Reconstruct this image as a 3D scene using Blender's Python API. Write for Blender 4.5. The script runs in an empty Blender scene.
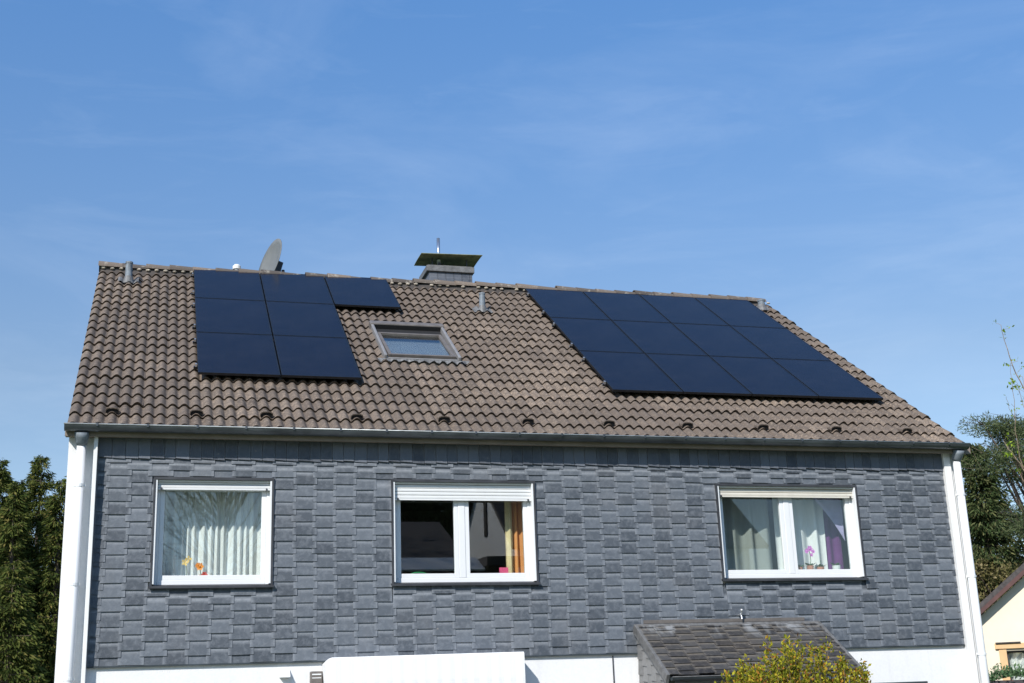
import bpy, math, random
import numpy as np
from mathutils import Vector, Matrix
random.seed(11); RNG = np.random.default_rng(11)
R_ = math.radians
scn = bpy.context.scene
COL = scn.collection

# ------------------------------------------------------------------ materials
def new_mat(name):
    m = bpy.data.materials.new(name); m.use_nodes = True
    nt = m.node_tree; b = nt.nodes['Principled BSDF']
    return m, nt, b
def N(nt, t, **kw):
    n = nt.nodes.new(t)
    for k, v in kw.items():
        if k in n.inputs.keys(): n.inputs[k].default_value = v
        else: setattr(n, k, v)
    return n
def L(nt, a, b): nt.links.new(a, b)
def ramp(nt, fac, stops):
    r = nt.nodes.new('ShaderNodeValToRGB')
    e = r.color_ramp.elements
    e[0].position, e[0].color = stops[0][0], (*stops[0][1], 1)
    e[1].position, e[1].color = stops[-1][0], (*stops[-1][1], 1)
    for p, c in stops[1:-1]:
        x = e.new(p); x.color = (*c, 1)
    L(nt, fac, r.inputs['Fac']); return r.outputs['Color']
def mixc(nt, fac, a, b, blend='MIX'):
    m = nt.nodes.new('ShaderNodeMix'); m.data_type = 'RGBA'; m.blend_type = blend
    for i, v in ((0, fac), (6, a), (7, b)):
        if hasattr(v, 'is_linked'): L(nt, v, m.inputs[i])
        else: m.inputs[i].default_value = v if i == 0 else (*v, 1)
    return m.outputs[2]
def noise(nt, scale, detail=4, rough=.55, stretch=None, dist=0):
    tc = N(nt, 'ShaderNodeTexCoord'); v = tc.outputs['Object']
    if stretch:
        mp = N(nt, 'ShaderNodeMapping'); mp.inputs['Scale'].default_value = stretch
        L(nt, v, mp.inputs['Vector']); v = mp.outputs['Vector']
    n = N(nt, 'ShaderNodeTexNoise', Scale=scale, Detail=detail, Roughness=rough, Distortion=dist)
    L(nt, v, n.inputs['Vector']); return n.outputs['Fac']
def bump(nt, b, h, strength=.3, dist=.01):
    bp = N(nt, 'ShaderNodeBump', Strength=strength, Distance=dist)
    L(nt, h, bp.inputs['Height']); L(nt, bp.outputs['Normal'], b.inputs['Normal'])
def simple(name, c, rough=.6, metal=0, var=.15, scale=8, bumps=0, spec=.5, stretch=None):
    m, nt, b = new_mat(name)
    b.inputs['Roughness'].default_value = rough; b.inputs['Metallic'].default_value = metal
    b.inputs['Specular IOR Level'].default_value = spec
    n = noise(nt, scale, stretch=stretch)
    lo = tuple(x*(1-var) for x in c); hi = tuple(min(1, x*(1+var)) for x in c)
    L(nt, ramp(nt, n, [(.3, lo), (.7, hi)]), b.inputs['Base Color'])
    if bumps: bump(nt, b, noise(nt, scale*6), bumps)
    return m
def island(nt): return N(nt, 'ShaderNodeNewGeometry').outputs['Random Per Island']

M = {}
# white plaster
m, nt, b = new_mat('white_plaster'); b.inputs['Roughness'].default_value = .9
n = noise(nt, 1.3, 6); n2 = noise(nt, 30, 3)
L(nt, mixc(nt, .5, ramp(nt, n, [(.3, (.66, .67, .68)), (.7, (.74, .74, .74))]), ramp(nt, n2, [(.2, (.66, .66, .67)), (.6, (.75, .75, .75))])), b.inputs['Base Color'])
_pc = b.inputs['Base Color'].links[0].from_socket
L(nt, mixc(nt, ramp(nt, noise(nt, 2.2, 5, .65, stretch=(2.2, 2.2, .35)), [(.54, (0, 0, 0)), (.78, (.35,)*3)]), _pc, (.50, .49, .46)), b.inputs['Base Color'])
bump(nt, b, noise(nt, 70, 3), .5, .006); M['plaster'] = m
M['white'] = simple('white_paint', (.72, .72, .71), .45, var=.04, scale=5)
M['upvc'] = simple('white_window_plastic', (.70, .71, .72), .3, var=.02, scale=4)
M['pipe_white'] = simple('white_pipe_paint', (.73, .74, .75), .35, var=.04, scale=6, stretch=(1, 1, .2))
M['shutter'] = simple('shutter_slats', (.66, .67, .67), .45, var=.03, scale=8)
M['shutter_cream'] = simple('cream_shutter_slats', (.60, .57, .50), .5, var=.05, scale=8)
M['darktrim'] = simple('dark_window_trim', (.04, .042, .048), .5, var=.3, scale=5, spec=.4)
M['zinc'] = simple('weathered_zinc', (.045, .056, .064), .42, metal=.2, var=.35, scale=9, stretch=(.4, 1, 1))
M['zinc_light'] = simple('light_zinc', (.16, .185, .21), .65, metal=.1, var=.3, scale=14)
M['bead'] = simple('zinc_bead', (.34, .36, .36), .4, metal=.5, var=.2, scale=10)
M['lead'] = simple('lead_flashing', (.14, .14, .14), .6, metal=.15, var=.35, scale=12, bumps=.3)
M['gutter_zinc'] = simple('dark_gutter_zinc', (.09, .10, .11), .36, metal=.55, var=.35, scale=7, stretch=(.4, 1, 1))
M['beige'] = simple('beige_soffit', (.25, .205, .17), .8, var=.15, scale=4)
M['alu_brown'] = simple('grey_brown_aluminium', (.14, .125, .115), .5, metal=.1, var=.18, scale=9)
M['alu_grey'] = simple('grey_aluminium', (.22, .215, .215), .5, metal=.1, var=.12, scale=9)
M['black'] = simple('black_anodised', (.012, .013, .016), .35, metal=.2, var=.3, scale=10)
M['silver'] = simple('silver_clamp', (.6, .6, .6), .3, metal=.8, var=.1)
M['steel'] = simple('stainless_steel', (.62, .63, .65), .22, metal=.9, var=.08)
M['dish'] = simple('grey_dish', (.15, .155, .15), .55, var=.1, scale=6)
M['dark'] = simple('dark_void', (.008, .008, .009), .9, var=.2)
M['room'] = simple('room_wallpaper', (.22, .20, .17), .9, var=.1, scale=2)
M['mortar'] = simple('mortar_pale', (.42, .37, .30), .95, var=.35, scale=20, bumps=.4)
M['wood_orange'] = simple('orange_brown_curtain', (.60, .25, .08), .8, var=.4, scale=5, stretch=(6, 1, .1))
M['cream_cloth'] = simple('cream_curtain_lining', (.62, .50, .28), .85, var=.15, scale=4)
M['violet'] = simple('violet_curtain', (.12, .025, .145), .85, var=.15, scale=6)
M['sheer_violet'] = simple('pale_violet_sheer', (.44, .40, .62), .85, var=.15, scale=6)
M['blind'] = simple('pale_blue_blind', (.50, .54, .58), .8, var=.05)
M['bracket'] = simple('painted_bracket', (.66, .67, .68), .5, var=.05)
M['cream_wall'] = simple('cream_render', (.76, .68, .53), .9, var=.05, scale=2, bumps=.2)
M['redbrown'] = simple('red_brown_board', (.085, .035, .03), .6, var=.25, scale=5)
M['darkroof'] = simple('dark_roof_tiles', (.06, .052, .05), .8, var=.4, scale=12, bumps=.3)
M['orange_trim'] = simple('ochre_window_trim', (.66, .43, .22), .7, var=.08, scale=5)
M['fence'] = simple('dark_balcony_boards', (.05, .045, .05), .8, var=.3, scale=6)
M['pink'] = simple('pink_card', (.75, .10, .22), .7, var=.1)
M['green_wire'] = simple('green_plastic', (.05, .32, .12), .4, var=.1)
M['flower_orange'] = simple('orange_petals', (.85, .28, .03), .7, var=.15, scale=30)
M['flower_yellow'] = simple('yellow_petals', (.85, .55, .15), .7, var=.15, scale=30)
M['flower_red'] = simple('red_petals', (.6, .06, .04), .7, var=.15, scale=30)
M['flower_pink'] = simple('pink_petals', (.66, .22, .60), .7, var=.15, scale=30)
M['pot_white'] = simple('white_pot', (.7, .7, .68), .4, var=.05)
M['pot_clay'] = simple('clay_pot', (.45, .2, .13), .7, var=.15)
M['houseplant'] = simple('houseplant_leaf', (.05, .11, .03), .5, var=.4, scale=30)

# curtain: white translucent
def cloth(name, c, tr=.35):
    m, nt, b = new_mat(name)
    d = N(nt, 'ShaderNodeBsdfDiffuse'); t = N(nt, 'ShaderNodeBsdfTranslucent'); mx = N(nt, 'ShaderNodeMixShader')
    cc = ramp(nt, noise(nt, 60, 2, stretch=(1, 1, .1)), [(.3, tuple(x*.93 for x in c)), (.7, c)])
    L(nt, cc, d.inputs['Color']); L(nt, cc, t.inputs['Color']); mx.inputs[0].default_value = tr
    L(nt, d.outputs[0], mx.inputs[1]); L(nt, t.outputs[0], mx.inputs[2])
    L(nt, mx.outputs[0], nt.nodes['Material Output'].inputs['Surface']); return m
M['curtain'] = cloth('white_curtain', (.84, .84, .83), .15)
M['curtain_green'] = cloth('grey_green_curtain', (.34, .36, .34), .2)

# slate facade
def slate(name, lo, hi, edge, warm, edge_amt=.55, warm_amt=.25):
    m, nt, b = new_mat(name)
    b.inputs['Roughness'].default_value = .6; b.inputs['Specular IOR Level'].default_value = .35
    base = ramp(nt, island(nt), [(0, lo), (.5, tuple((x+y)/2 for x, y in zip(lo, hi))), (1, hi)])
    n = noise(nt, 16, 6, .65, dist=.4)
    c = mixc(nt, ramp(nt, n, [(.46, (0, 0, 0)), (.80, (.50, .50, .50))]), base, edge)
    # chalky bloom along the edges of each slate
    uv = N(nt, 'ShaderNodeUVMap'); sp = N(nt, 'ShaderNodeSeparateXYZ'); L(nt, uv.outputs['UV'], sp.inputs[0])
    def mth(op, a, bb=None, clamp=False):
        q = N(nt, 'ShaderNodeMath', operation=op); q.use_clamp = clamp
        for i, v in enumerate((a, bb)):
            if v is None: continue
            if hasattr(v, 'is_linked'): L(nt, v, q.inputs[i])
            else: q.inputs[i].default_value = v
        return q.outputs[0]
    du = mth('SUBTRACT', .5, mth('ABSOLUTE', mth('SUBTRACT', sp.outputs['X'], .5)))
    e1 = mth('SUBTRACT', 1.0, mth('MULTIPLY', du, 6.5), True)
    e2 = mth('SUBTRACT', 1.0, mth('MULTIPLY', mth('ABSOLUTE', mth('SUBTRACT', sp.outputs['Y'], .47)), 6.5), True)
    e = mth('MULTIPLY', mth('MAXIMUM', mth('MULTIPLY', e1, .6), mth('MULTIPLY', e2, .95)), mth('MULTIPLY', noise(nt, 22, 5, .7), edge_amt*2.6), True)
    c = mixc(nt, e, c, edge)
    n3 = noise(nt, 1.1, 4, .6)
    c = mixc(nt, ramp(nt, n3, [(.52, (0, 0, 0)), (.75, (warm_amt,)*3)]), c, warm)
    # sparse pale / rusty chips
    n4 = noise(nt, 9, 2, .5)
    c = mixc(nt, ramp(nt, n4, [(.76, (0, 0, 0)), (.79, (.5, .5, .5))]), c, (.30, .26, .22))
    L(nt, c, b.inputs['Base Color'])
    bump(nt, b, noise(nt, 34, 6, .7), .55, .006); return m
M['slate'] = slate('blue_grey_slate', (.050, .060, .074), (.110, .126, .148), (.225, .243, .27), (.19, .185, .185), .75)
M['slate_frieze'] = slate('dark_frieze_slate', (.055, .064, .082), (.13, .145, .175), (.17, .18, .2), (.14, .14, .15), .25)
M['slate_porch'] = slate('brown_weathered_slate', (.022, .022, .024), (.062, .061, .062), (.15, .135, .115), (.13, .10, .07), .7, .3)
_m = M['slate_porch']; _nt = _m.node_tree; _b = _nt.nodes['Principled BSDF']; _src = _b.inputs['Base Color'].links[0].from_socket
_tc = N(_nt, 'ShaderNodeTexCoord'); _sp = N(_nt, 'ShaderNodeSeparateXYZ'); L(_nt, _tc.outputs['Object'], _sp.inputs[0])
_g = ramp(_nt, noise(_nt, 4.5, 4, .6, stretch=(1, .35, .35)), [(.46, (0, 0, 0)), (.60, (.8,)*3)])
_h = N(_nt, 'ShaderNodeMapRange'); _h.inputs['From Min'].default_value = 3.02; _h.inputs['From Max'].default_value = 3.20; L(_nt, _sp.outputs['Z'], _h.inputs['Value'])
_mm = N(_nt, 'ShaderNodeMath', operation='MULTIPLY'); L(_nt, _g, _mm.inputs[0]); L(_nt, _h.outputs[0], _mm.inputs[1])
L(_nt, mixc(_nt, _mm.outputs[0], _src, (.27, .28, .29)), _b.inputs['Base Color'])
M['slate_cheek'] = slate('grey_cheek_slate', (.13, .13, .13), (.20, .20, .20), (.24, .24, .24), (.2, .19, .18), .3)

# roof tiles
m, nt, b = new_mat('brown_concrete_tiles'); b.inputs['Roughness'].default_value = .85; b.inputs['Specular IOR Level'].default_value = .25
base = ramp(nt, island(nt), [(0, (.060, .045, .035)), (.3, (.122, .092, .070)), (.7, (.170, .130, .098)), (1, (.285, .220, .166))])
c = mixc(nt, ramp(nt, noise(nt, 13, 6, .7), [(.42, (.85,)*3), (.62, (0, 0, 0))]), base, (.135, .11, .09))
c = mixc(nt, ramp(nt, noise(nt, 26, 5, .75), [(.50, (0, 0, 0)), (.66, (.9,)*3)]), c, (.36, .285, .215))
c = mixc(nt, ramp(nt, noise(nt, 45, 4, .7), [(.36, (.75,)*3), (.5, (0, 0, 0))]), c, (.075, .06, .052))
c = mixc(nt, ramp(nt, noise(nt, 5, 5, .7), [(.68, (0, 0, 0)), (.76, (.35,)*3)]), c, (.15, .135, .08))
c = mixc(nt, ramp(nt, noise(nt, .35, 3, .6), [(.40, (.65,)*3), (.62, (0, 0, 0))]), c, (.115, .092, .076))
L(nt, c, b.inputs['Base Color']); bump(nt, b, noise(nt, 60, 5, .75), .6, .006); M['tile'] = m
m, nt, b = new_mat('ridge_tiles'); b.inputs['Roughness'].default_value = .9
base = ramp(nt, island(nt), [(0, (.075, .062, .053)), (.5, (.125, .102, .084)), (1, (.185, .145, .115))])
c = mixc(nt, ramp(nt, noise(nt, 8, 5, .7), [(.55, (0, 0, 0)), (.68, (.7,)*3)]), base, (.36, .33, .28))
L(nt, c, b.inputs['Base Color']); bump(nt, b, noise(nt, 25, 5, .7), .8, .01); M['ridge'] = m

# solar glass with faint half-cut cells
m, nt, b = new_mat('solar_glass')
b.inputs['Roughness'].default_value = .2; b.inputs['IOR'].default_value = 1.33
uv = N(nt, 'ShaderNodeUVMap')
br = N(nt, 'ShaderNodeTexBrick', offset=0.0); br.inputs['Scale'].default_value = 1
br.inputs['Brick Width'].default_value = 1/6; br.inputs['Row Height'].default_value = 1/18
br.inputs['Mortar Size'].default_value = .004
br.inputs['Color1'].default_value = (.006, .0068, .0135, 1); br.inputs['Color2'].default_value = (.0075, .0084, .0165, 1); br.inputs['Mortar'].default_value = (.005, .007, .015, 1)
L(nt, uv.outputs['UV'], br.inputs['Vector'])
c = mixc(nt, ramp(nt, noise(nt, 2.5, 5, .7), [(.4, (0, 0, 0)), (.8, (.03,)*3)]), br.outputs['Color'], (.18, .17, .16))
L(nt, c, b.inputs['Base Color'])
M['solar'] = m
# hood of chimney
m, nt, b = new_mat('mossy_metal_plate'); b.inputs['Roughness'].default_value = .6; b.inputs['Metallic'].default_value = .3
L(nt, ramp(nt, noise(nt, 7, 6, .7), [(.3, (.10, .11, .06)), (.55, (.30, .31, .16)), (.75, (.42, .41, .26))]), b.inputs['Base Color']); M['hood'] = m

def glass(name, tint=1.0, base=.095, ior=1.55, rough=.0):
    m, nt, b = new_mat(name); nt.nodes.remove(b)
    t = N(nt, 'ShaderNodeBsdfTransparent'); t.inputs['Color'].default_value = (tint*.97, tint, tint*.99, 1)
    g = N(nt, 'ShaderNodeBsdfGlossy'); g.inputs['Roughness'].default_value = rough
    gm = N(nt, 'ShaderNodeNewGeometry'); dt = N(nt, 'ShaderNodeVectorMath', operation='DOT_PRODUCT')
    L(nt, gm.outputs['Incoming'], dt.inputs[0]); L(nt, gm.outputs['Normal'], dt.inputs[1])
    ab = N(nt, 'ShaderNodeMath', operation='ABSOLUTE'); L(nt, dt.outputs['Value'], ab.inputs[0])
    om = N(nt, 'ShaderNodeMath', operation='SUBTRACT'); om.inputs[0].default_value = 1; L(nt, ab.outputs[0], om.inputs[1])
    pw = N(nt, 'ShaderNodeMath', operation='POWER'); L(nt, om.outputs[0], pw.inputs[0]); pw.inputs[1].default_value = 5
    a = N(nt, 'ShaderNodeMath', operation='MULTIPLY_ADD'); a.inputs[1].default_value = 1-base; a.inputs[2].default_value = base; a.use_clamp = True
    L(nt, pw.outputs[0], a.inputs[0])
    mx = N(nt, 'ShaderNodeMixShader'); L(nt, a.outputs[0], mx.inputs[0]); L(nt, t.outputs[0], mx.inputs[1]); L(nt, g.outputs[0], mx.inputs[2])
    L(nt, mx.outputs[0], nt.nodes['Material Output'].inputs['Surface']); return m
M['glass'] = glass('window_glass')
M['glass_roof'] = glass('roof_window_glass', .85, .22, 1.6)

def leafmat(name, stops, trans=.25):
    m, nt, b = new_mat(name); nt.nodes.remove(b)
    c = ramp(nt, island(nt), stops)
    d = N(nt, 'ShaderNodeBsdfDiffuse'); t = N(nt, 'ShaderNodeBsdfTranslucent'); mx = N(nt, 'ShaderNodeMixShader')
    L(nt, c, d.inputs['Color']); L(nt, c, t.inputs['Color']); mx.inputs[0].default_value = trans
    L(nt, d.outputs[0], mx.inputs[1]); L(nt, t.outputs[0], mx.inputs[2])
    L(nt, mx.outputs[0], nt.nodes['Material Output'].inputs['Surface']); return m
M['spruce'] = leafmat('spruce_needles', [(0, (.04, .06, .018)), (.5, (.085, .11, .03)), (.85, (.14, .15, .04)), (1, (.2, .17, .06))])
M['spruce_dark'] = leafmat('fir_needles', [(0, (.035, .06, .025)), (.5, (.075, .105, .04)), (1, (.16, .16, .07))])
M['pine'] = leafmat('pine_needles', [(0, (.045, .068, .03)), (.5, (.09, .12, .055)), (1, (.16, .18, .09))])
M['olive'] = leafmat('olive_brown_leaves', [(0, (.08, .08, .03)), (.5, (.17, .15, .06)), (1, (.28, .23, .12))])
M['bush'] = leafmat('yellow_orange_leaves', [(0, (.09, .11, .016)), (.4, (.25, .26, .028)), (.7, (.44, .40, .04)), (.88, (.44, .25, .04)), (1, (.32, .11, .035))], .35)
M['fresh'] = leafmat('fresh_green_leaves', [(0, (.16, .28, .03)), (1, (.38, .48, .06))], .4)
M['planter_leaf'] = leafmat('planter_leaves', [(0, (.05, .11, .05)), (1, (.15, .24, .12))])
M['bark'] = simple('grey_brown_bark', (.11, .085, .065), .95, var=.4, scale=14, bumps=.6)
M['bark_light'] = simple('pale_young_bark', (.26, .20, .14), .9, var=.3, scale=18)
M['grass'] = simple('lawn', (.05, .085, .025), .95, var=.4, scale=3, bumps=.6)
M['paving'] = simple('concrete_paving', (.30, .29, .27), .9, var=.15, scale=4, bumps=.3)
M['awning'] = simple('white_awning_cloth', (.74, .74, .74), .85, var=.03, scale=3, stretch=(8, 1, .3))
M['roofback'] = simple('underlay', (.07, .06, .055), .9)

# ------------------------------------------------------------------ mesh builder
class MB:
    def __init__(s): s.v = []; s.f = []; s.uv = []; s.mi = []; s.cur = 0
    def add(s, vs, fs, uvs=None):
        o = len(s.v); s.v += [tuple(p) for p in vs]
        for k, f in enumerate(fs):
            s.f.append(tuple(o+i for i in f)); s.mi.append(s.cur)
            s.uv.append(uvs[k] if uvs else [(0, 0)]*len(f))
    def box(s, x0, x1, y0, y1, z0, z1):
        v = [(x0,y0,z0),(x1,y0,z0),(x1,y1,z0),(x0,y1,z0),(x0,y0,z1),(x1,y0,z1),(x1,y1,z1),(x0,y1,z1)]
        s.add(v, [(0,3,2,1),(4,5,6,7),(0,1,5,4),(1,2,6,5),(2,3,7,6),(3,0,4,7)]); return s
    def fbox(s, O, X, Y, Z, x0, x1, y0, y1, z0, z1):      # box in a local frame
        v = [O + X*a + Y*b_ + Z*c for a, b_, c in [(x0,y0,z0),(x1,y0,z0),(x1,y1,z0),(x0,y1,z0),(x0,y0,z1),(x1,y0,z1),(x1,y1,z1),(x0,y1,z1)]]
        s.add(v, [(0,3,2,1),(4,5,6,7),(0,1,5,4),(1,2,6,5),(2,3,7,6),(3,0,4,7)]); return s
    def tube(s, pts, rad, n=10, cap=True):
        pts = [Vector(p) for p in pts]
        if not isinstance(rad, (list, tuple)): rad = [rad]*len(pts)
        rings = []
        up = None
        for i, p in enumerate(pts):
            d = (pts[min(i+1, len(pts)-1)] - pts[max(i-1, 0)]).normalized()
            a = up if up is not None else (Vector((1, 0, 0)) if abs(d.x) < .9 else Vector((0, 0, 1)))
            u = (a - d*a.dot(d)).normalized(); w = d.cross(u); up = u
            rings.append([p + (u*math.cos(2*math.pi*k/n) + w*math.sin(2*math.pi*k/n))*rad[i] for k in range(n)])
        vs = [q for r in rings for q in r]; fs = []
        for i in range(len(pts)-1):
            for k in range(n):
                fs.append((i*n+k, i*n+(k+1) % n, (i+1)*n+(k+1) % n, (i+1)*n+k))
        if cap: fs.append(tuple(range(n))[::-1]); fs.append(tuple((len(pts)-1)*n+k for k in range(n)))
        s.add(vs, fs); return s
    def poly_extrude(s, pts2, axis, a, b_):                # prism: pts2 in the plane normal to axis
        def P(u, v, t): return {'x': (t, u, v), 'y': (u, t, v), 'z': (u, v, t)}[axis]
        n = len(pts2)
        vs = [P(u, v, a) for u, v in pts2] + [P(u, v, b_) for u, v in pts2]
        fs = [tuple(range(n)), tuple(range(2*n-1, n-1, -1))] + [(i, i+n, (i+1) % n+n, (i+1) % n) for i in range(n)]
        s.add(vs, fs); return s
    def ball(s, c, r, n=8, m_=6, sc=(1, 1, 1)):
        c = Vector(c); vs = []
        for i in range(m_+1):
            t = math.pi*i/m_
            for k in range(n):
                p = 2*math.pi*k/n; vs.append((c.x+r*sc[0]*math.sin(t)*math.cos(p), c.y+r*sc[1]*math.sin(t)*math.sin(p), c.z+r*sc[2]*math.cos(t)))
        fs = [(i*n+k, i*n+(k+1) % n, (i+1)*n+(k+1) % n, (i+1)*n+k) for i in range(m_) for k in range(n)]
        s.add(vs, fs); return s
    def build(s, name, mats, parent=None, smooth=False, bevel=0, recalc=True):
        me = bpy.data.meshes.new(name); me.from_pydata(s.v, [], s.f)
        if not isinstance(mats, (list, tuple)): mats = [mats]
        for q in mats: me.materials.append(q)
        uvl = me.uv_layers.new(name='UVMap')
        flat = [c for f in s.uv for p in f for c in p]
        if len(flat) == len(uvl.data)*2: uvl.data.foreach_set('uv', flat)
        if any(s.mi): me.polygons.foreach_set('material_index', s.mi)
        if smooth: me.polygons.foreach_set('use_smooth', [True]*len(me.polygons))
        me.update()
        if recalc:
            import bmesh
            bm = bmesh.new(); bm.from_mesh(me); bmesh.ops.recalc_face_normals(bm, faces=bm.faces); bm.to_mesh(me); bm.free()
        o = bpy.data.objects.new(name, me); COL.objects.link(o)
        if parent is not None:
            o.parent = parent; bpy.context.view_layer.update() if False else None
            o.matrix_parent_inverse = world_inv(parent)
        if bevel:
            bv = o.modifiers.new('bevel', 'BEVEL'); bv.width = bevel; bv.segments = 2; bv.limit_method = 'ANGLE'
        return o
LOC = {}
def world_inv(o):
    p = Vector((0, 0, 0)); q = o
    while q is not None: p += q.location; q = q.parent
    # children of meshes: meshes sit at the origin with an inverse that cancels their own root
    root = o
    while root.parent is not None: root = root.parent
    if o.parent is not None: return Matrix.Identity(4)
    return Matrix.Translation(-root.location)
def tag(o, label=None, cat=None, group=None, kind=None):
    if label: o['label'] = label
    if cat: o['category'] = cat
    if group: o['group'] = group
    if kind: o['kind'] = kind
    return o
def empty(name, loc=(0, 0, 0), label=None, cat=None, group=None, parent=None):
    o = bpy.data.objects.new(name, None); COL.objects.link(o); o.location = loc; o.empty_display_size = .2
    if parent is not None:
        o.parent = parent; o.matrix_parent_inverse = world_inv(parent)
    return tag(o, label, cat, group)

def leaves(name, P, D, size, aspect, matl, parent=None, jitter=.6, droop=0.):
    """one quad-ish leaf (two triangles folded) at each point P, along D"""
    n = len(P); D = D + RNG.normal(0, jitter, (n, 3)); D[:, 2] -= droop
    D /= np.linalg.norm(D, axis=1)[:, None] + 1e-9
    A = RNG.normal(0, 1, (n, 3)); S = np.cross(D, A); S /= np.linalg.norm(S, axis=1)[:, None] + 1e-9
    sz = (size*RNG.uniform(.6, 1.35, n))[:, None]
    v = np.stack([P, P + D*sz*.5 + S*sz*aspect*.5, P + D*sz, P + D*sz*.5 - S*sz*aspect*.5], 1).reshape(-1, 3)
    me = bpy.data.meshes.new(name); me.vertices.add(4*n); me.vertices.foreach_set('co', v.ravel())
    me.loops.add(4*n); me.loops.foreach_set('vertex_index', np.arange(4*n, dtype=np.int32))
    me.polygons.add(n); me.polygons.foreach_set('loop_start', np.arange(0, 4*n, 4, dtype=np.int32))
    me.update(calc_edges=True); me.materials.append(matl)
    o = bpy.data.objects.new(name, me); COL.objects.link(o)
    if parent is not None: o.parent = parent; o.matrix_parent_inverse = world_inv(parent)
    return o

# ------------------------------------------------------------------ camera, light, world
cam = bpy.data.cameras.new('camera'); co = bpy.data.objects.new('camera', cam); COL.objects.link(co)
Rv, Uv, Fv = Vector((.96340435, -.26573977, -.03513451)), Vector((-.04047841, -.27379813, .960935)), Vector((.26497841, .92434677, .27453504))
mw = Matrix((( Rv.x, Uv.x, -Fv.x, .678), (Rv.y, Uv.y, -Fv.y, -16.5418), (Rv.z, Uv.z, -Fv.z, 2.2467), (0, 0, 0, 1)))
co.matrix_world = mw; cam.sensor_width = 36; cam.lens = 1281.17*36/1024; cam.clip_end = 5000; cam.clip_start = .1
scn.camera = co
AZ, EL = R_(40), R_(38)
sdir = Vector((-math.sin(AZ)*math.cos(EL), -math.cos(AZ)*math.cos(EL), math.sin(EL)))
sun = bpy.data.lights.new('sun', 'SUN'); sun.energy = 4.0; sun.angle = R_(.53); sun.color = (1, .955, .89)
so = bpy.data.objects.new('sun', sun); COL.objects.link(so); so.rotation_euler = sdir.to_track_quat('Z', 'Y').to_euler(); so.location = (-20, -30, 30)
w = bpy.data.worlds.new('World'); scn.world = w; w.use_nodes = True; nt = w.node_tree
bg = nt.nodes['Background']; bg.inputs['Strength'].default_value = .15
sky = nt.nodes.new('ShaderNodeTexSky'); sky.sky_type = 'NISHITA'; sky.sun_disc = False
sky.sun_elevation = EL; sky.sun_rotation = math.atan2(sdir.x, sdir.y); sky.air_density = 1.0; sky.dust_density = .35; sky.ozone_density = 2.2; sky.altitude = 200
tc = nt.nodes.new('ShaderNodeTexCoord')
def skynoise(sc, scale, rot, det=7, dist=.6):
    mp = nt.nodes.new('ShaderNodeMapping'); mp.inputs['Scale'].default_value = sc; mp.inputs['Rotation'].default_value = rot
    L(nt, tc.outputs['Generated'], mp.inputs['Vector'])
    n = N(nt, 'ShaderNodeTexNoise', Scale=scale, Detail=det, Roughness=.6, Distortion=dist); L(nt, mp.outputs[0], n.inputs['Vector']); return n.outputs['Fac']
c1 = ramp(nt, skynoise((1, 1, 3.5), 3.0, (0, .15, .3)), [(.46, (0, 0, 0)), (.80, (.11,)*3)])
c2 = ramp(nt, skynoise((1, 1.3, 5), 6.5, (.1, -.25, 0)), [(.52, (0, 0, 0)), (.82, (.07,)*3)])
cl = mixc(nt, 1.0, c1, c2, 'ADD')
sz = nt.nodes.new('ShaderNodeSeparateXYZ'); L(nt, tc.outputs['Generated'], sz.inputs[0])
grade = ramp(nt, sz.outputs['Z'], [(.05, (.56, .56, .57)), (.25, (.66, .65, .64)), (.52, (.57, .82, 1.0)), (1, (.5, .8, 1))])
graded = mixc(nt, 1.0, sky.outputs['Color'], grade, 'MULTIPLY')
out = mixc(nt, cl, graded, (4.6, 5.2, 6.0))
L(nt, out, bg.inputs['Color'])
scn.view_settings.view_transform = 'Standard'; scn.view_settings.look = 'None'; scn.view_settings.gamma = 1; scn.view_settings.use_curve_mapping = False
scn.view_settings.exposure = .48
scn.render.resolution_x, scn.render.resolution_y = 1024, 683

# ------------------------------------------------------------------ ground
g = MB(); g.add([(-900, -900, 0), (900, -900, 0), (900, 900, 0), (-900, 900, 0)], [(0, 1, 2, 3)]); tag(g.build('ground', M['grass']), kind='structure')
g = MB(); g.box(-1.2, 13.2, -3.2, 0, .0, .06); g.box(3.2, 5.0, -12.5, -3.2, .0, .055); tag(g.build('patio', M['paving'], bevel=.01), kind='structure')

# ------------------------------------------------------------------ house
HO = (6.0, 5.8, 0)
house = empty('house', HO, 'wide white house with blue grey slate upper wall and brown tiled roof', 'house')
def hp(mb, name, mat, par=house, **k): return mb.build(name, mat, par, **k)

PP = .6058; cP, sP = math.cos(PP), math.sin(PP)
RO = Vector((0, 5.74, 9.979)); RX = Vector((1, 0, 0)); RV = Vector((0, -cP, -sP)); RN = Vector((0, -sP, cP))
def rp(x, v, o=0): return RO + RX*x + RV*v + RN*o
CR = -.082      # tile crest offset from the panel glass plane
XL, XR = -.36, 12.36
WIN = [(.679, 2.169, 3.808, 5.186), (3.688, 5.659, 3.808, 5.193), (8.318, 10.548, 3.825, 5.189)]
GW = (10.40, 11.36, 1.15, 2.40)     # ground floor window by the porch
YF, YI = .015, .32
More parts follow.
